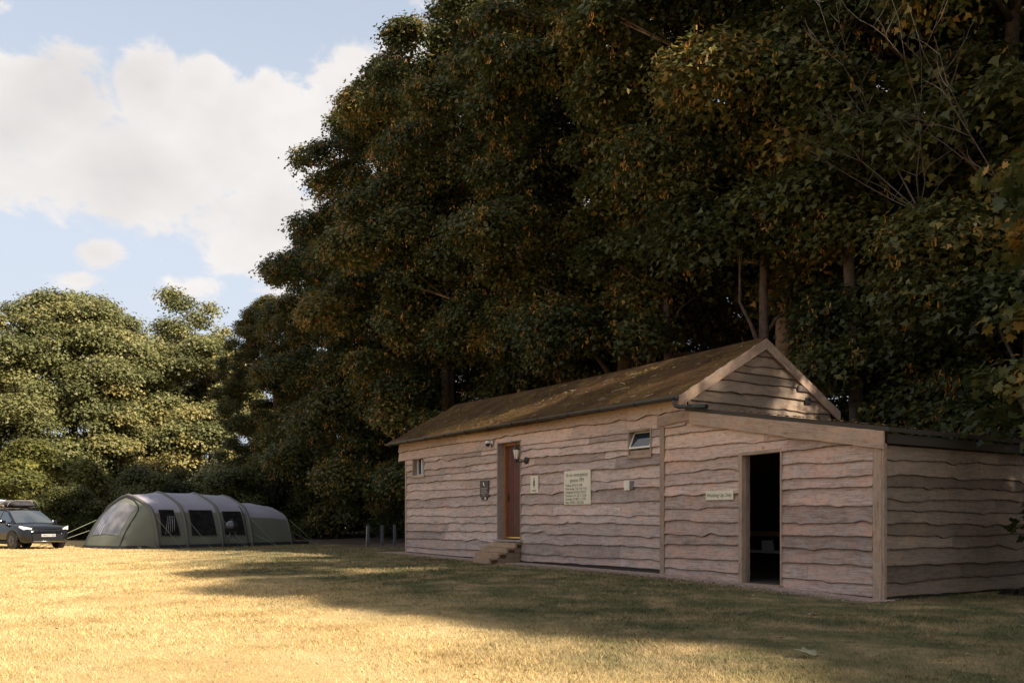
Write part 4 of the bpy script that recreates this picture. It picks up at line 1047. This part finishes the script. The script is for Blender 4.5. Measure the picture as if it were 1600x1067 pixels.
# ------------------------------------------------------------------ sunlit trees on the left
D1 = make_tree(41, 16.6, .5, 10.2, 300, 300000, .19, .5, 'leaf_lit', 'bark', 0, profLow, 'broad_tree', 'broad round olive-green tree in full sun behind the black car', rb=.155, spr=.42, tone0=.42, flat=.5, tonev=.14)
place(D1, -37.2, 75, .5, 1.19, first=True)
D2 = make_tree(42, 20.5, 3, 5.0, 60, 60000, .21, .32, 'leaf_lit', 'bark', 0, profA, 'autumn_tree', 'thin-topped golden tree rising between the two sunlit tree masses', rb=.26, spr=.42, tone0=.5, spray=7)
place(D2, -31.5, 88, 0, 1.16, first=True)
D3 = make_tree(43, 13.6, .4, 5.6, 130, 150000, .19, .3, 'leaf_lit', 'bark', 0, profLow, 'olive_tree_crown', 'smaller yellow-topped tree between the round tree and the dark sycamores', rb=.20, spr=.40, tone0=.52, flat=.5)
D3.name = 'deciduous_tree'; place(D3, -25.6, 75, 1.0, 1.2, first=True)
place(D3, -43.5, 66, 4.0, .68, label='low sunlit olive tree at the left edge in front of the round tree')
place(D3, -31.5, 73, 2.0, 1.1, label='sunlit olive crown at the right shoulder of the broad round tree')
place(D1, -60, 79, 2.5, 1.2, label='broad sunlit tree off the left edge beyond the car')
place(D3, -17, 84, 3.0, 1.2, label='tree hidden far behind the dark end of the sycamore row')
S3 = make_shrub(51, 5.4, 3.2, 26000, .17, 'leaf_bush', .45, 'yellow_green_bush'); S3['label'] = 'bright yellow-green bush in sun behind the black car'; S3['category'] = 'bush'
place(S3, -27.2, 51.5, .5, 1.12, first=True)
S4 = place(S1, -20.5, 50.0, 2.2, 1.15, label='large dark bush in shade between the car and the tent', group=GS)
S5 = make_shrub(53, 4.6, 2.6, 16000, .17, 'leaf_lit', .55, 'autumn_bush'); S5['label'] = 'thin yellowing bush showing above the tent roof'; S5['category'] = 'bush'
place(S5, -17.6, 53.0, .5, first=True)
place(S1, -24.3, 48.5, 4.0, .85, label='dark bush directly behind the car roof rack', group=GS)
place(S2, -14.5, 49.5, 4.0, 1.0, label='dark bush above the middle of the tent roof', group=GS)
hedge_mass('undergrowth', [(-85, 84, 0), (-50, 86, 0), (-20, 94, 0), (-5, 98, 0)], 8.0, 1.5, 40000, .4, 'leaf_lit', 'dense shaded undergrowth below the sunlit trees', 72, .3)

# ------------------------------------------------------------------ near tree bough at the right edge, bare tree
def near_sapling():
    rng = np.random.default_rng(91); x, y = 7.12, 11.9
    e = empty('young_sycamore', (x, y, 0), 0, 'dark young sycamore hanging in front of the side wall at right edge', 'tree')
    bl = []
    for i in range(30):
        z = rng.uniform(.7, 6.5); a = rng.uniform(0, 6.28); r = rng.uniform(.1, .8)*(1.0 if z > 2.5 else .8); bl.append((r*math.cos(a)+.12, r*math.sin(a), z, rng.uniform(.25, .5)))
    part, c, d = crown_parts(rng, bl, 2600, .135, spray=6, spr=.14, shape=LEAF7, tone0=.5, droop=.8)
    leaf_object('crown', [part], [M['leaf'], M['key']], e)
    trunk_mesh('trunk', rng, 7, .05, bl, M['bark'], nl=14, parent=e, n=7)
near_sapling()
def bare_tree(label, x, y, H, r0, seed, z0=.35):
    e = empty('bare_tree', (x, y, float(ground_h(x, y))), 0, label, 'tree', 'bare grey trees among the sycamores'); mb = MB(); rnd = random.Random(seed)
    def br(p, d, L, r, dep):
        pts = [p]; q = p.copy(); dd = d.copy(); n = 6
        for k in range(n):
            dd = (dd+Vector((rnd.uniform(-.24, .24), rnd.uniform(-.24, .24), rnd.uniform(-.06, .12)))).normalized(); q = q+dd*(L/n); pts.append(q.copy())
        mb.tube(pts, [r*(1-.8*k/n) for k in range(n+1)], 5 if dep else 8)
        if dep < 3:
            for k in range(7 if dep == 0 else 4):
                f = rnd.uniform(z0 if dep == 0 else .25, .95); i = int(f*n); 
                a = rnd.uniform(0, 6.28); nd = (dd*.6+Vector((math.cos(a), math.sin(a), rnd.uniform(.1, .8)))).normalized()
                br(pts[i], nd, L*rnd.uniform(.28, .45), r*(1-.8*f)*.6+.004, dep+1)
    br(Vector((0, 0, -.1)), Vector((0, 0, 1)), H, r0, 0)
    br(Vector((0, 0, H*.5)), Vector((-.5, 0, .8)).normalized(), H*.45, r0*.4, 1)
    br(Vector((0, 0, H*.55)), Vector((.6, 0, .75)).normalized(), H*.4, r0*.4, 1)
    mb.build('branches', M['bark_dead'], e)
p = W(.9, 6.4, 0); bare_tree('bare grey branching tree, left one at top right among the dark crowns', p[0], p[1], 11.8, .04, 3, .6)
p = W(-.6, 6.2, 0); bare_tree('bare twisted grey tree, right one at the top right frame edge', p[0], p[1], 11.3, .04, 8, .6)

# ------------------------------------------------------------------ posts
for i, (px, h, lab) in enumerate(((575, .84, 'left of three slim grey posts, leaning, by the shed corner'), (597, .82, 'middle of the three slim grey posts, thickest and upright'), (616.5, .84, 'right of the three slim grey posts, nearest the timber building'))):
    Y = 34.3; X = (px-800)/1382*Y; e = empty('tethering_post', (X, Y, float(ground_h(X, Y))), .4, lab, 'post', 'slim grey posts left of the building')
    mb = MB(); mb.box(-.055, .055, -.035, .035, -.05, h, bev=.008); mb.build('post_shaft', M['metal'], e)
    mb = MB(); mb.box(-.062, .062, -.042, .042, h, h+.03, bev=.01); mb.build('post_cap', M['metal'], e)
    if i == 0: mb = MB(); mb.tube([(-.09, -.04, .0), (-.07, -.045, .4), (-.05, -.045, .8)], .012, 6); mb.build('loose_strap', mat('pale_strap', (.5, .47, .4), .8), e)

# ------------------------------------------------------------------ tent
def tent():
    ax = Vector((.57, .82, 0)).normalized(); cz = Vector((-.82, .57, 0)).normalized()
    e = empty('family_tent', (-13.6, 34.0, 0), math.atan2(ax.y, ax.x), 'long sage-green air tunnel tent with dark windows and roof tinted with lavender-grey sky reflection', 'tent')
    # local: x along axis, y = depth
    SEC = [(0, 0), (.07, .38), (.16, .78), (.28, 1.18), (.42, 1.48), (.62, 1.66), (1.05, 1.86), (1.55, 2.05), (2.0, 2.14)]
    def sec(w=4.0, h=2.14, n=33):
        pts = [(a*w/4, b*h/2.14) for a, b in SEC]; pts += [(w-a, b) for a, b in pts[-2::-1]]
        a = np.array(pts); s = np.r_[0, np.cumsum(np.linalg.norm(np.diff(a, axis=0), axis=1))]; s /= s[-1]
        q = np.linspace(0, 1, n); return np.stack([np.interp(q, s, a[:, 0]), np.interp(q, s, a[:, 1])], 1)
    m_side = mat('tent_green_fabric', (.145, .152, .115), .75, noise=.10, nscale=1.5, bump=.25, bscale=3)
    m_roof = mat('tent_roof_fabric_sky_tint', (.30, .285, .335), .6, noise=.08, nscale=1.5, bump=.2, bscale=3)  # lavender sky reflection is put into the fabric colour
    m_arch = mat('tent_arch_sleeve', (.115, .112, .10), .7)
    m_skirt = mat('tent_mud_skirt', (.022, .024, .032), .8)
    m_win = mat('tent_window_film', (.018, .018, .02), .12, spec=.6, noise=.4, nscale=3)
    m_film = mat('tent_clear_film', (.16, .15, .15), .15, spec=.7, noise=.45, nscale=2.5)
    arches = [0, 1.3, 2.96, 4.45]
    def h_at(u): return float(np.interp(u, [0, 1.3, 2.96, 4.45], [2.10, 2.24, 2.24, 2.17]))
    def loft(us, wf, hf, name, sagf):
        rows = []
        for u in us:
            sc_ = sec(wf(u), hf(u)); sg = sagf(u); cx = wf(u)/2
            rows.append([(u, cx+(p[0]-cx)*(1-sg*.5)+(4-wf(u))/2, p[1]*(1-sg)) for p in sc_])
        b = MB()
        ids = [[b.vert(p) for p in r] for r in rows]; n = len(rows[0])
        for i in range(len(rows)-1):
            for k in range(n-1): b.face([ids[i][k], ids[i][k+1], ids[i+1][k+1], ids[i+1][k]], 1 if 7 <= k < n-8 else 0, True)
        return b.build(name, [m_side, m_roof], e), rows
    us = np.linspace(0, 4.45, 37)
    def sag(u):
        for a, c in zip(arches[:-1], arches[1:]):
            if a <= u <= c: f = (u-a)/(c-a); return .012*math.sin(math.pi*f)
        return 0
    loft(us, lambda u: 4.0, h_at, 'flysheet', sag)
    ur = np.linspace(4.47, 6.9, 14)
    _, rr = loft(ur, lambda u: float(np.interp(u, [4.47, 6.9], [3.7, 3.3])), lambda u: float(np.interp(u, [4.47, 5.9, 6.9], [1.86, 1.90, 1.72])), 'rear_annex', lambda u: .02*math.sin(math.pi*(u-4.47)/2.43))
    # tail: from last section slopes to the ground
    b = MB(); last = rr[-1]; n = len(last)
    tail = [(8.1-.9*(2*i/(n-1)-1)**4, .5+(3.2)*i/(n-1), .0) for i in range(n)]
    rows = []
    for f in np.linspace(0, 1, 9): rows.append([(l[0]+(t_[0]-l[0])*(f if l[2] > .01 else f), l[1]+(t_[1]-l[1])*f, l[2]*(1-f)*(1-.25*f) if f else l[2]) for l, t_ in zip(last, tail)])
    b.grid(rows); b.build('rear_slope', m_side, e)
    # front slanting face
    f0 = sec(4.0, h_at(0)); n = len(f0)
    path = [(0, 0), (-1.2, .6), (-1.25, 2.0), (-1.2, 3.2), (-.2, 4.0)]
    pa = np.array(path); s = np.r_[0, np.cumsum(np.linalg.norm(np.diff(pa, axis=0), axis=1))]; s /= s[-1]
    q = np.linspace(0, 1, n); q2 = np.interp(q, [0, .30, .5, .70, 1], [0, s[1], s[2], s[3], 1])
    bx = np.interp(q2, s, pa[:, 0]); by = np.interp(q2, s, pa[:, 1])
    def fp(i, f, off=0.0):   # i float index on section; f 0 top .. 1 ground
        a = np.interp(i, range(n), f0[:, 0]); z = np.interp(i, range(n), f0[:, 1]); X = np.interp(i, range(n), bx); Y = np.interp(i, range(n), by)
        bul = math.sin(math.pi*f)*.16
        return (X*f-bul*.8-off*.9, a*(1-f)+Y*f, z*(1-f)+off*.45+bul*.25*(1-f))
    b = MB(); b.grid([[fp(i, f) for i in range(n)] for f in np.linspace(0, 1, 13)]); b.build('front_panel', m_side, e)
    def fpatch(i0, i1, fa, fb, name, m_, off, parent=e):
        b = MB(); b.grid([[fp(i0+(i1-i0)*k/10, (fa[0]+(fa[1]-fa[0])*k/10)*(1-j/8)+(fb[0]+(fb[1]-fb[0])*k/10)*j/8, off) for k in range(11)] for j in range(9)]); return b.build(name, m_, e)
    fpatch(11.3, 20.5, (.13, .16), (.74, .74), 'front_window', m_film, .015)
    b = MB(); loop = [fp(9.9, f, .02) for f in np.linspace(.99, .3, 12)] + [fp(i, f, .02) for i, f in ((10.2, .18), (11.2, .09), (13, .05), (16, .04), (19, .06), (21, .1), (22, .2))] + [fp(22.3, f, .02) for f in np.linspace(.3, .99, 10)]
    b.tube(loop, .022, 6); b.build('door_zip', m_skirt, e)
    # folded light pieces behind the film
    b = MB()
    for k in range(4): b.grid([[fp(19.6-k*.8+.35*a, .4+.1*c+.05*k, .02) for a in range(2)] for c in range(3)])
    b.build('curtain_fold', mat('curtain_lilac', (.42, .40, .46), .6), e)
    # arches
    for u in arches+[6.9]:
        w, h = (4.0, h_at(u)) if u < 5 else (3.3, 1.72)
        s_ = sec(w, h, 29); b = MB(); b.tube([(u, p[0]+(4-w)/2+(-.03 if p[0] < w/2 else .03)*(p[1] < h*.8), p[1]-.015) for p in s_], .07 if u < 5 else .035, 8); b.build('air_arch', m_arch, e)
    # skirt
    b = MB()
    for a, c in (((0, -.012), (4.45, -.012)), ((4.47, .15), (6.9, .33)), ((6.9, .33), (8.1, .5))):
        b.poly([(a[0], a[1]-.01, 0), (c[0], c[1]-.01, 0), (c[0], c[1]+.02, .13), (a[0], a[1]+.02, .13)])
    b.poly([(bx[0]-.01, by[0]-.02, 0), (bx[9]-.03, by[9]-.02, 0), (bx[9]-.02, by[9]+.0, .12), (bx[0], by[0]-.01, .12)])
    b.grid([[(bx[i]-.03, by[i]-.01, 0) for i in range(0, n-6)], [(bx[i]-.02+.03, by[i], .11) for i in range(0, n-6)]])
    b.build('mud_skirt', m_skirt, e)
    # side windows
    def window(u0, u1, z0, z1, t0, t1):
        b = MB(); rows = []
        for j in range(7):
            z = z0+(z1-z0)*j/6; h = h_at((u0+u1)/2); v = np.interp(z/h*2.14, [p[1] for p in SEC], [p[0] for p in SEC])
            rows.append([(u0+t0*j/6+(u1-u0+t1*j/6-t0*j/6)*k/6, v-.014+.02*math.sin(math.pi*k/6)*(.5 if 0 < j < 6 else 0), z) for k in range(7)])
        b.grid(rows); w = b.build('window', m_win, e)
        b = MB(); b.tube([rows[0][k] for k in range(7)]+[rows[j][6] for j in range(1, 7)]+[rows[6][k] for k in range(5, -1, -1)]+[rows[j][0] for j in range(5, -1, -1)], .012, 5); b.build('window_seam', m_arch, w)
        return w, rows
    w1, r1 = window(.18, 1.05, .48, 1.50, .10, -.12)
    b = MB()
    for k in range(5): b.tube([(.38+.14*k*.7, np.interp(.55, [p[1] for p in SEC], [p[0] for p in SEC])-.03, .55+.03*k), (.62+.1*k*.7, np.interp(1.3, [p[1] for p in SEC], [p[0] for p in SEC])-.04, 1.25)], .009, 4)
    b.build('curtain_fold', mat('curtain_grey', (.30, .29, .30), .6), w1)
    window(1.55, 2.74, .46, 1.50, .04, -.04); window(3.14, 4.18, .46, 1.46, .04, -.04)
    # dark door seam left of the last arch
    b = MB(); b.tube([(4.25, p[0]-.015, p[1]) for p in sec(4, h_at(4.25), 29)[:9]], .02, 5); b.build('door_zip', m_skirt, e)
    b = MB(); b.box(-1.0, -.45, .15, .16, .03, .10); 
    o = MB(); P0 = fp(4.2, .93, .04); P1 = fp(6.4, .93, .04)
    o.poly([P0, P1, (P1[0], P1[1], P1[2]-.07), (P0[0], P0[1], P0[2]-.07)]); o.build('maker_label', mat('label_pale', (.5, .5, .5), .7), e)
    # guy lines
    m_guy = mat('pale_green_guy_line', (.20, .23, .15), .7)
    for u, du in ((0, .3), (1.3, .3), (2.96, .35), (4.45, .4), (6.9, .5)):
        h = h_at(u) if u < 5 else 1.84; off = 0 if u < 5 else .33
        b = MB(); zt = 1.25 if u < 5 else 1.1; v = np.interp(zt, [p[1] for p in SEC], [p[0] for p in SEC])+off-.06
        b.tube([(u+.05, v, zt), (u+du, -1.1+off, .0)], .007, 4)
        if u > 1.5: b.tube([(u+.05, -.06+off, .52), (u+du, -1.1+off, .0)], .007, 4)
        b.tube([(u+du, -1.1+off, .06), (u+du, -1.12+off, -.03)], .012, 5); b.build('guy_line', m_guy, e)
    b = MB(); b.tube([(7.0, 2.0, 1.1), (8.9, 2.2, 0)], .009, 4); b.tube([(6.6, 3.3, 1.3), (8.8, 4.2, 0)], .009, 4); b.build('guy_line', m_guy, e)
    b = MB(); b.tube([(-.4, 3.6, 1.1), (-2.6, 4.2, 0)], .009, 4); b.tube([(-.5, 3.3, .8), (-2.5, 4.0, 0)], .009, 4); b.build('guy_line', m_guy, e)
    return e
tent()
# kettle barbecue
e = empty('kettle_barbecue', (-11.25, 35.5, 0), .4, 'round black kettle barbecue standing in front of the tent window', 'barbecue')
mb = MB(); mb.lathe([(.03, 1.07), (.12, 1.05), (.22, .97), (.27, .87), (.275, .84)][::-1], n=24); mb.tube([(-.06, 0, 1.07), (-.06, 0, 1.11), (.06, 0, 1.11), (.06, 0, 1.07)], .012, 6); mb.build('lid', mat('enamel_black', (.03, .03, .035), .15, spec=.8), e)
mb = MB(); mb.lathe([(.275, .835), (.26, .76), (.18, .66), (.06, .62)][::-1], n=24); mb.build('bowl', M['blackmetal'], e)
for k in range(3):
    a = 2.094*k; mb = MB(); mb.tube([(.12*math.cos(a), .12*math.sin(a), .68), (.26*math.cos(a), .26*math.sin(a), 0)], .013, 6); mb.build('leg', M['metal'], e)
mb = MB(); mb.lathe([(.03, .38), (.13, .40), (.14, .43)], n=18); mb.build('ash_catcher', M['metal'], e)

# ------------------------------------------------------------------ car
def car():
    hd = Vector((.80, -.60, 0)).normalized()
    e = empty('parked_car', (-19.35, 34.8, 0), math.atan2(hd.y, hd.x), 'black family SUV with loaded roof bars parked beside the green tent', 'car')
    e.scale = (1, 1, .93)
    paint = mat('black_car_paint', (.006, .007, .010), .10, spec=.45, coat=0); gl = mat('car_glass', (.035, .045, .055), .06, spec=1.0)
    trim = mat('black_plastic_trim', (.006, .006, .007), .6, spec=.2); chrome = mat('chrome', (.6, .6, .6), .2, metal=1.0); lamp = mat('headlamp_lens', (.62, .62, .64), .12, spec=.9)
    # stations: x, half width, z bottom, z shoulder, z top(centre)
    st = [(-2.24, .70, .45, .95, 1.0), (-2.18, .82, .33, .98, 1.06), (-1.9, .90, .26, 1.0, 1.10), (-1.4, .915, .25, 1.0, 1.10), (-.5, .92, .24, .99, 1.09), (.4, .92, .24, .98, 1.08), (1.0, .92, .24, .97, 1.09), (1.3, .915, .24, .96, 1.06), (1.7, .90, .25, .90, 1.02), (2.0, .87, .26, .84, .97), (2.15, .80, .28, .78, .91), (2.24, .66, .36, .68, .82), (2.27, .5, .42, .62, .72)]
    b = MB(); rows = []
    for x, w, zb, zs, zt in st:
        half = [(0, zb), (w*.85, zb), (w*.97, zb+.10), (w, zb+(zs-zb)*.45), (w*.99, zb+(zs-zb)*.75), (w*.96, zs), (w*.86, zs+(zt-zs)*.6), (w*.5, zt-.01), (0, zt)]
        rows.append([(x, -y, z) for y, z in half] + [(x, y, z) for y, z in half[-2:0:-1]])
    ids = [[b.vert(p) for p in r] for r in rows]; n = len(rows[0])
    for i in range(len(rows)-1):
        for k in range(n): b.face([ids[i][k], ids[i+1][k], ids[i+1][(k+1) % n], ids[i][(k+1) % n]], 0, True)
    b.face(ids[0]); b.face(ids[-1][::-1]); body = b.build('body', paint, e, recalc=True)
    # greenhouse
    gst = [(-2.1, .74, 1.03, 1.05, .70), (-1.75, .80, 1.03, 1.46, .60), (-1.45, .82, 1.03, 1.58, .60), (-.6, .84, 1.02, 1.655, .62), (.1, .84, 1.02, 1.63, .61), (.38, .83, 1.02, 1.57, .61), (.8, .82, 1.03, 1.33, .70), (1.22, .80, 1.02, 1.06, .76)]
    def gring(i):
        x, w, z0, z1, wt = gst[i]; return [(x, -w, z0), (x, -(w*.35+wt*.65)-.01, z0+(z1-z0)*.6), (x, -wt, z1-.03*(z1-z0 > .2)), (x, -wt*.6, z1), (x, 0, z1+.012), (x, wt*.6, z1), (x, wt, z1-.03*(z1-z0 > .2)), (x, (w*.35+wt*.65)+.01, z0+(z1-z0)*.6), (x, w, z0)]
    b = MB(); gi = [[b.vert(p) for p in gring(i)] for i in range(8)]
    for i in range(7):
        for k in range(8): b.face([gi[i][k], gi[i+1][k], gi[i+1][k+1], gi[i][k+1]], 0, True)
    b.build('cabin_pillars_and_roof', paint, e, recalc=True)
    def gp(i, k, off=.012):
        p = Vector(gring(i)[k]); return p
    # windscreen
    b = MB(); r5, r7, r6 = gring(5), gring(7), gring(6)
    def ins(p, q, f): return tuple(p[j]+(q[j]-p[j])*f for j in range(3))
    def up(p, dx=.02, dz=.014): return (p[0]+dx, p[1], p[2]+dz)
    rws = []
    for A_, f in ((r5, .0), (r6, 0), (r7, 0)):
        rws.append([up((A_[2][0], A_[2][1]*y if False else A_[2][1]*(1-.07)+(-A_[2][1]*2*(1-.07))*t, (A_[4][2]-.006-abs(t-.5)**2*.12))) for t in [k/8 for k in range(9)]])
    b.grid(rws); b.build('windscreen', gl, e)
    # side glass
    for sgn in (-1, 1):
        for (ia, ib, nm) in ((6.5, 4.05, 'front_side_window'), (3.95, 2.2, 'rear_side_window'), (2.1, 1.2, 'quarter_window')):
            def gint(i, k):
                i0 = min(6, int(i)); f = i-i0; a = gring(i0)[k]; c = gring(i0+1)[k]; return Vector(a).lerp(Vector(c), f)
            b = MB(); n_ = 6; R0 = []
            for q in range(n_+1):
                i = ia+(ib-ia)*q/n_; lo = gint(i, 0 if sgn < 0 else 8); mi = gint(i, 1 if sgn < 0 else 7); hi = gint(i, 2 if sgn < 0 else 6)
                R0.append([tuple(lo.lerp(mi, .12)+Vector((0, sgn*.012, 0))), tuple(mi+Vector((0, sgn*.014, 0))), tuple(mi.lerp(hi, .82)+Vector((0, sgn*.014, 0)))])
            b.grid(R0); b.build(nm, gl, e)
        # mirror
        b = MB(); b.bbox(.62, .80, sgn*.86 if sgn > 0 else -1.08, 1.08 if sgn > 0 else -.86, 1.03, 1.17, .04, 0, .5, 0, None); b.build('wing_mirror', paint, e)
        # sill and chrome belt line
        b = MB(); b.box(-1.0, 1.0, min(sgn*.90, sgn*.93), max(sgn*.90, sgn*.93), .2, .34, bev=.01); b.build('sill', trim, e)
        b = MB(); b.tube([(-1.9, sgn*.835, 1.035), (-.5, sgn*.865, 1.03), (.9, sgn*.85, 1.03)], .012, 5); b.build('chrome_strip', chrome, e)
        b = MB()
        for xx in (.28, -.78): b.tube([(xx, sgn*.925, .35), (xx-.03, sgn*.93, .7), (xx-.08, sgn*.895, 1.0)], .005, 4)
        b.build('door_gap', trim, e)
        for xx in (.12, -.92):
            b = MB(); b.box(xx-.22, xx-.04, min(sgn*.915, sgn*.95), max(sgn*.915, sgn*.95), .86, .89, bev=.008); b.build('door_handle', paint, e)
        b = MB(); b.tube([(-1.5, sgn*.60, 1.62), (-1.4, sgn*.62, 1.68), (.0, sgn*.62, 1.70), (.2, sgn*.62, 1.63)], .018, 6); b.build('roof_rail', trim, e)
        # headlight
        b = MB(); y0 = sgn
        P = [(2.13, y0*.56, .71), (2.02, y0*.80, .76), (1.86, y0*.885, .86), (1.90, y0*.86, .92), (2.05, y0*.74, .89), (2.17, y0*.55, .82)]
        c0 = [b.vert((p[0]+.075, p[1]*1.045, p[2]+.035)) for p in P]; c1 = [b.vert((p[0]-.08, p[1]*.97, p[2])) for p in P]
        b.face(c0)
        for k in range(6): b.face([c0[k], c0[(k+1) % 6], c1[(k+1) % 6], c1[k]])
        b.build('headlight', lamp, e)
        b = MB(); b.lathe([(.01, 2.20), (.05, 2.195), (.06, 2.15), (.06, 2.08)], (0, sgn*.66, .46), 12, axis='x'); b.build('fog_light', lamp, e)
        # wheels
        for xx in (1.36, -1.34):
            w_ = empty('wheel', (xx, sgn*.80, .345)); w_.parent = e
            prof = [(.20, -.10), (.30, -.115), (.34, -.09), (.347, 0), (.34, .09), (.30, .115), (.20, .10)]
            b = MB(); b.lathe(prof, n=28, axis='y'); ty = b.build('tyre', mat('tyre_rubber', (.012, .011, .011), .85), w_)
            b = MB()
            ys = sgn*.118
            for k in range(5):
                a = 1.2566*k; b.tube([(0, ys, 0), (.2*math.cos(a), ys, .2*math.sin(a))], .028, 6)
            b.lathe([(.20, ys-.01), (.215, ys-.01), (.215, ys+.005), (.20, ys+.005)], n=24, axis='y'); b.lathe([(.05, ys-.012), (.05, ys+.012)], n=12, axis='y'); b.build('rim', mat('alloy', (.10, .10, .105), .35, metal=.9), w_)
            b = MB(); b.tube([(xx+.41*math.cos(a), sgn*.905, .345+.41*math.sin(a)) for a in [math.pi*k/14-.15 for k in range(16)]], .028, 6); b.build('wheel_arch', trim, e)
            b = MB(); b.lathe([(.39, sgn*.915-.01), (.39, sgn*.915+.01)], (xx, 0, .36), 26, axis='y'); b.build('wheel_well', M['dark'], e)
    b = MB(); b.box(2.20, 2.245, -.52, .52, .70, .80, bev=.012); b.build('upper_grille', trim, e)
    b = MB(); b.box(2.25, 2.262, -.42, .42, .742, .762); b.build('grille_bar', chrome, e)
    b = MB(); b.poly([(2.285, -.52, .34), (2.285, .52, .34), (2.29, .60, .60), (2.29, -.60, .60)]); b.box(2.2, 2.284, -.55, .55, .33, .62, bev=.01); b.build('lower_grille', trim, e)
    b = MB(); b.tube([(2.29, -.55, .325), (2.31, 0, .32), (2.29, .55, .325)], .014, 5); b.build('bumper_strip', chrome, e)
    b = MB(); b.box(2.30, 2.312, -.26, .26, .505, .615, bev=.004); p_ = b.build('number_plate', mat('plate_white', (.36, .355, .35), .4), e)
    text('WN14 YZB', .098, (2.3165, 0, .56), M['inkdark'], p_, 'registration', rot=(90, 0, 90), ext=.001, bold=.002, sx=.95)
    for sgn in (-1, 1): b = MB(); b.box(-2.235, -2.2, min(sgn*.5, sgn*.72), max(sgn*.5, sgn*.72), .78, .98, bev=.01); b.build('tail_light', mat('tail_red', (.3, .01, .01), .2), e)
    for xx in (-.35, -1.15): b = MB(); b.box(xx-.03, xx+.03, -.72, .72, 1.70, 1.735, bev=.008); b.build('roof_bar', chrome, e)
    M2 = Matrix.Translation(e.location) @ Matrix.Rotation(e.rotation_euler[2], 4, 'Z')
    c = empty('roof_luggage', M2 @ Vector((-.45, .10, 1.615)), e.rotation_euler[2], 'black folded luggage strapped on the roof bars of the car', 'luggage')
    b = MB(); rl = random.Random(5)
    for lx, ly, lz, ax_, ay_, az_ in ((-.3, -.1, .07, .42, .5, .10), (.25, .05, .08, .42, .52, .11), (.0, .15, .15, .5, .35, .12), (-.35, .25, .14, .28, .25, .12), (.35, -.25, .12, .25, .22, .13), (.05, -.35, .10, .4, .2, .11)):
        rows = []; ph = rl.uniform(0, 6)
        for i in range(9):
            t_ = math.pi*i/8; rows.append([(lx+ax_*math.sin(t_)*math.cos(p_)*(1+.12*math.sin(3*p_+ph)), ly+ay_*math.sin(t_)*math.sin(p_)*(1+.1*math.cos(4*p_+ph)), lz+az_*math.cos(t_)*(1+.15*math.sin(5*p_+ph))) for p_ in [6.2832*k/16 for k in range(17)]])
        b.grid(rows)
    b.build('bag', mat('black_canvas', (.025, .023, .026), .8, noise=.5, nscale=6, bump=.8, bscale=12), c)
    b = MB()
    for xx in (-.35, .05, .4): b.tube([(xx, -.56, .02), (xx, -.5, .15), (xx, -.28, .25), (xx, .5, .25), (xx, .61, .05)], .014, 5)
    b.build('strap', mat('strap_grey', (.2, .19, .18), .7), c)
    b = MB(); b.tube([(-.7, -.62, .04), (.3, -.66, .05)], .04, 8); b.tube([(.2, .3, .25), (.26, .42, .28)], .02, 6); b.build('rolled_pole', mat('tan_roll', (.12, .09, .07), .7), c)
car()
# pale canopy behind the car
e = empty('pale_awning', (-27.9, 43.5, 0), -.1, 'pale blue-white awning with sagging top at left edge behind the car', 'awning')
mb = MB(); top = []
for k in range(25):
    x = -3.4+6.2*k/24; z = 2.02+.12*abs(math.cos(k*.42+.55))
    top.append([(x, 0, .55), (x, -.02, 1.2), (x, -.04, z-.18), (x, .1, z-.04), (x, .7, z), (x, 1.6, z-.1), (x, 2.4, 1.6)])
mb.grid(top); mb.build('canopy', mat('pale_blue_canvas', (.52, .60, .82), .7, noise=.06, nscale=2), e)
for x in (-3.3, -.3, 2.7):
    mb = MB(); mb.tube([(x, .02, -.05), (x, .02, 2.0)], .02, 6); mb.build('pole', M['metal'], e)

# ------------------------------------------------------------------ small things on the ground
e = empty('black_sheet', Bm @ Vector((.55, 3.1, .0)), BA, 'black folded plastic sheet on the grass below the side wall at right', 'sheet')
mb = MB(); rnd = random.Random(2); rows = []
for i in range(12):
    rows.append([(-.25+.5*i/11+rnd.uniform(-.01, .01), -.8+2.2*j/15, .02+.05*abs(math.sin(i*.9+j*.5))+rnd.uniform(0, .02) if 0 < i < 11 and 0 < j < 15 else .0) for j in range(16)])
mb.grid(rows); mb.build('sheet', mat('black_polythene', (.008, .008, .009), .2, spec=.9), e)
mb = MB(); mb.tube([(.2, -.55, .07), (.22, -.2, .08), (.2, .1, .06)], .008, 5); mb.build('pale_edge', M['paper'], e)
def leaf_on_ground(x, y, s, a, label, col, tilt=.3, n=1):
    z = float(ground_h(x, y)); e = empty('fallen_leaf', (x, y, z+.025), a, label, 'leaf')
    mb = MB(); ids = [mb.vert((p[0]*s, (p[1]-.5)*s, abs(p[0])*s*tilt+p[1]*s*.25)) for p in LEAF7]; mb.face(ids); 
    mb.build('blade', mat('fallen_leaf_'+str(int(x*10)), col, .8, noise=.3, nscale=30), e)
    mb = MB(); mb.tube([(0, -.5*s, 0), (.1*s, -.9*s, .01)], .004, 5); mb.build('stalk', M['bark'], e)
leaf_on_ground(2.32, 7.05, .17, .9, 'large pale green fallen leaf on the shaded lawn', (.14, .14, .09))
leaf_on_ground(3.35, 9.9, .12, 2.0, 'small pale fallen leaf between the doorway and the large leaf', (.5, .45, .36))
leaf_on_ground(3.25, 12.0, .10, 4.0, 'tiny pale fallen leaf on the green lawn before the doorway', (.5, .44, .34))
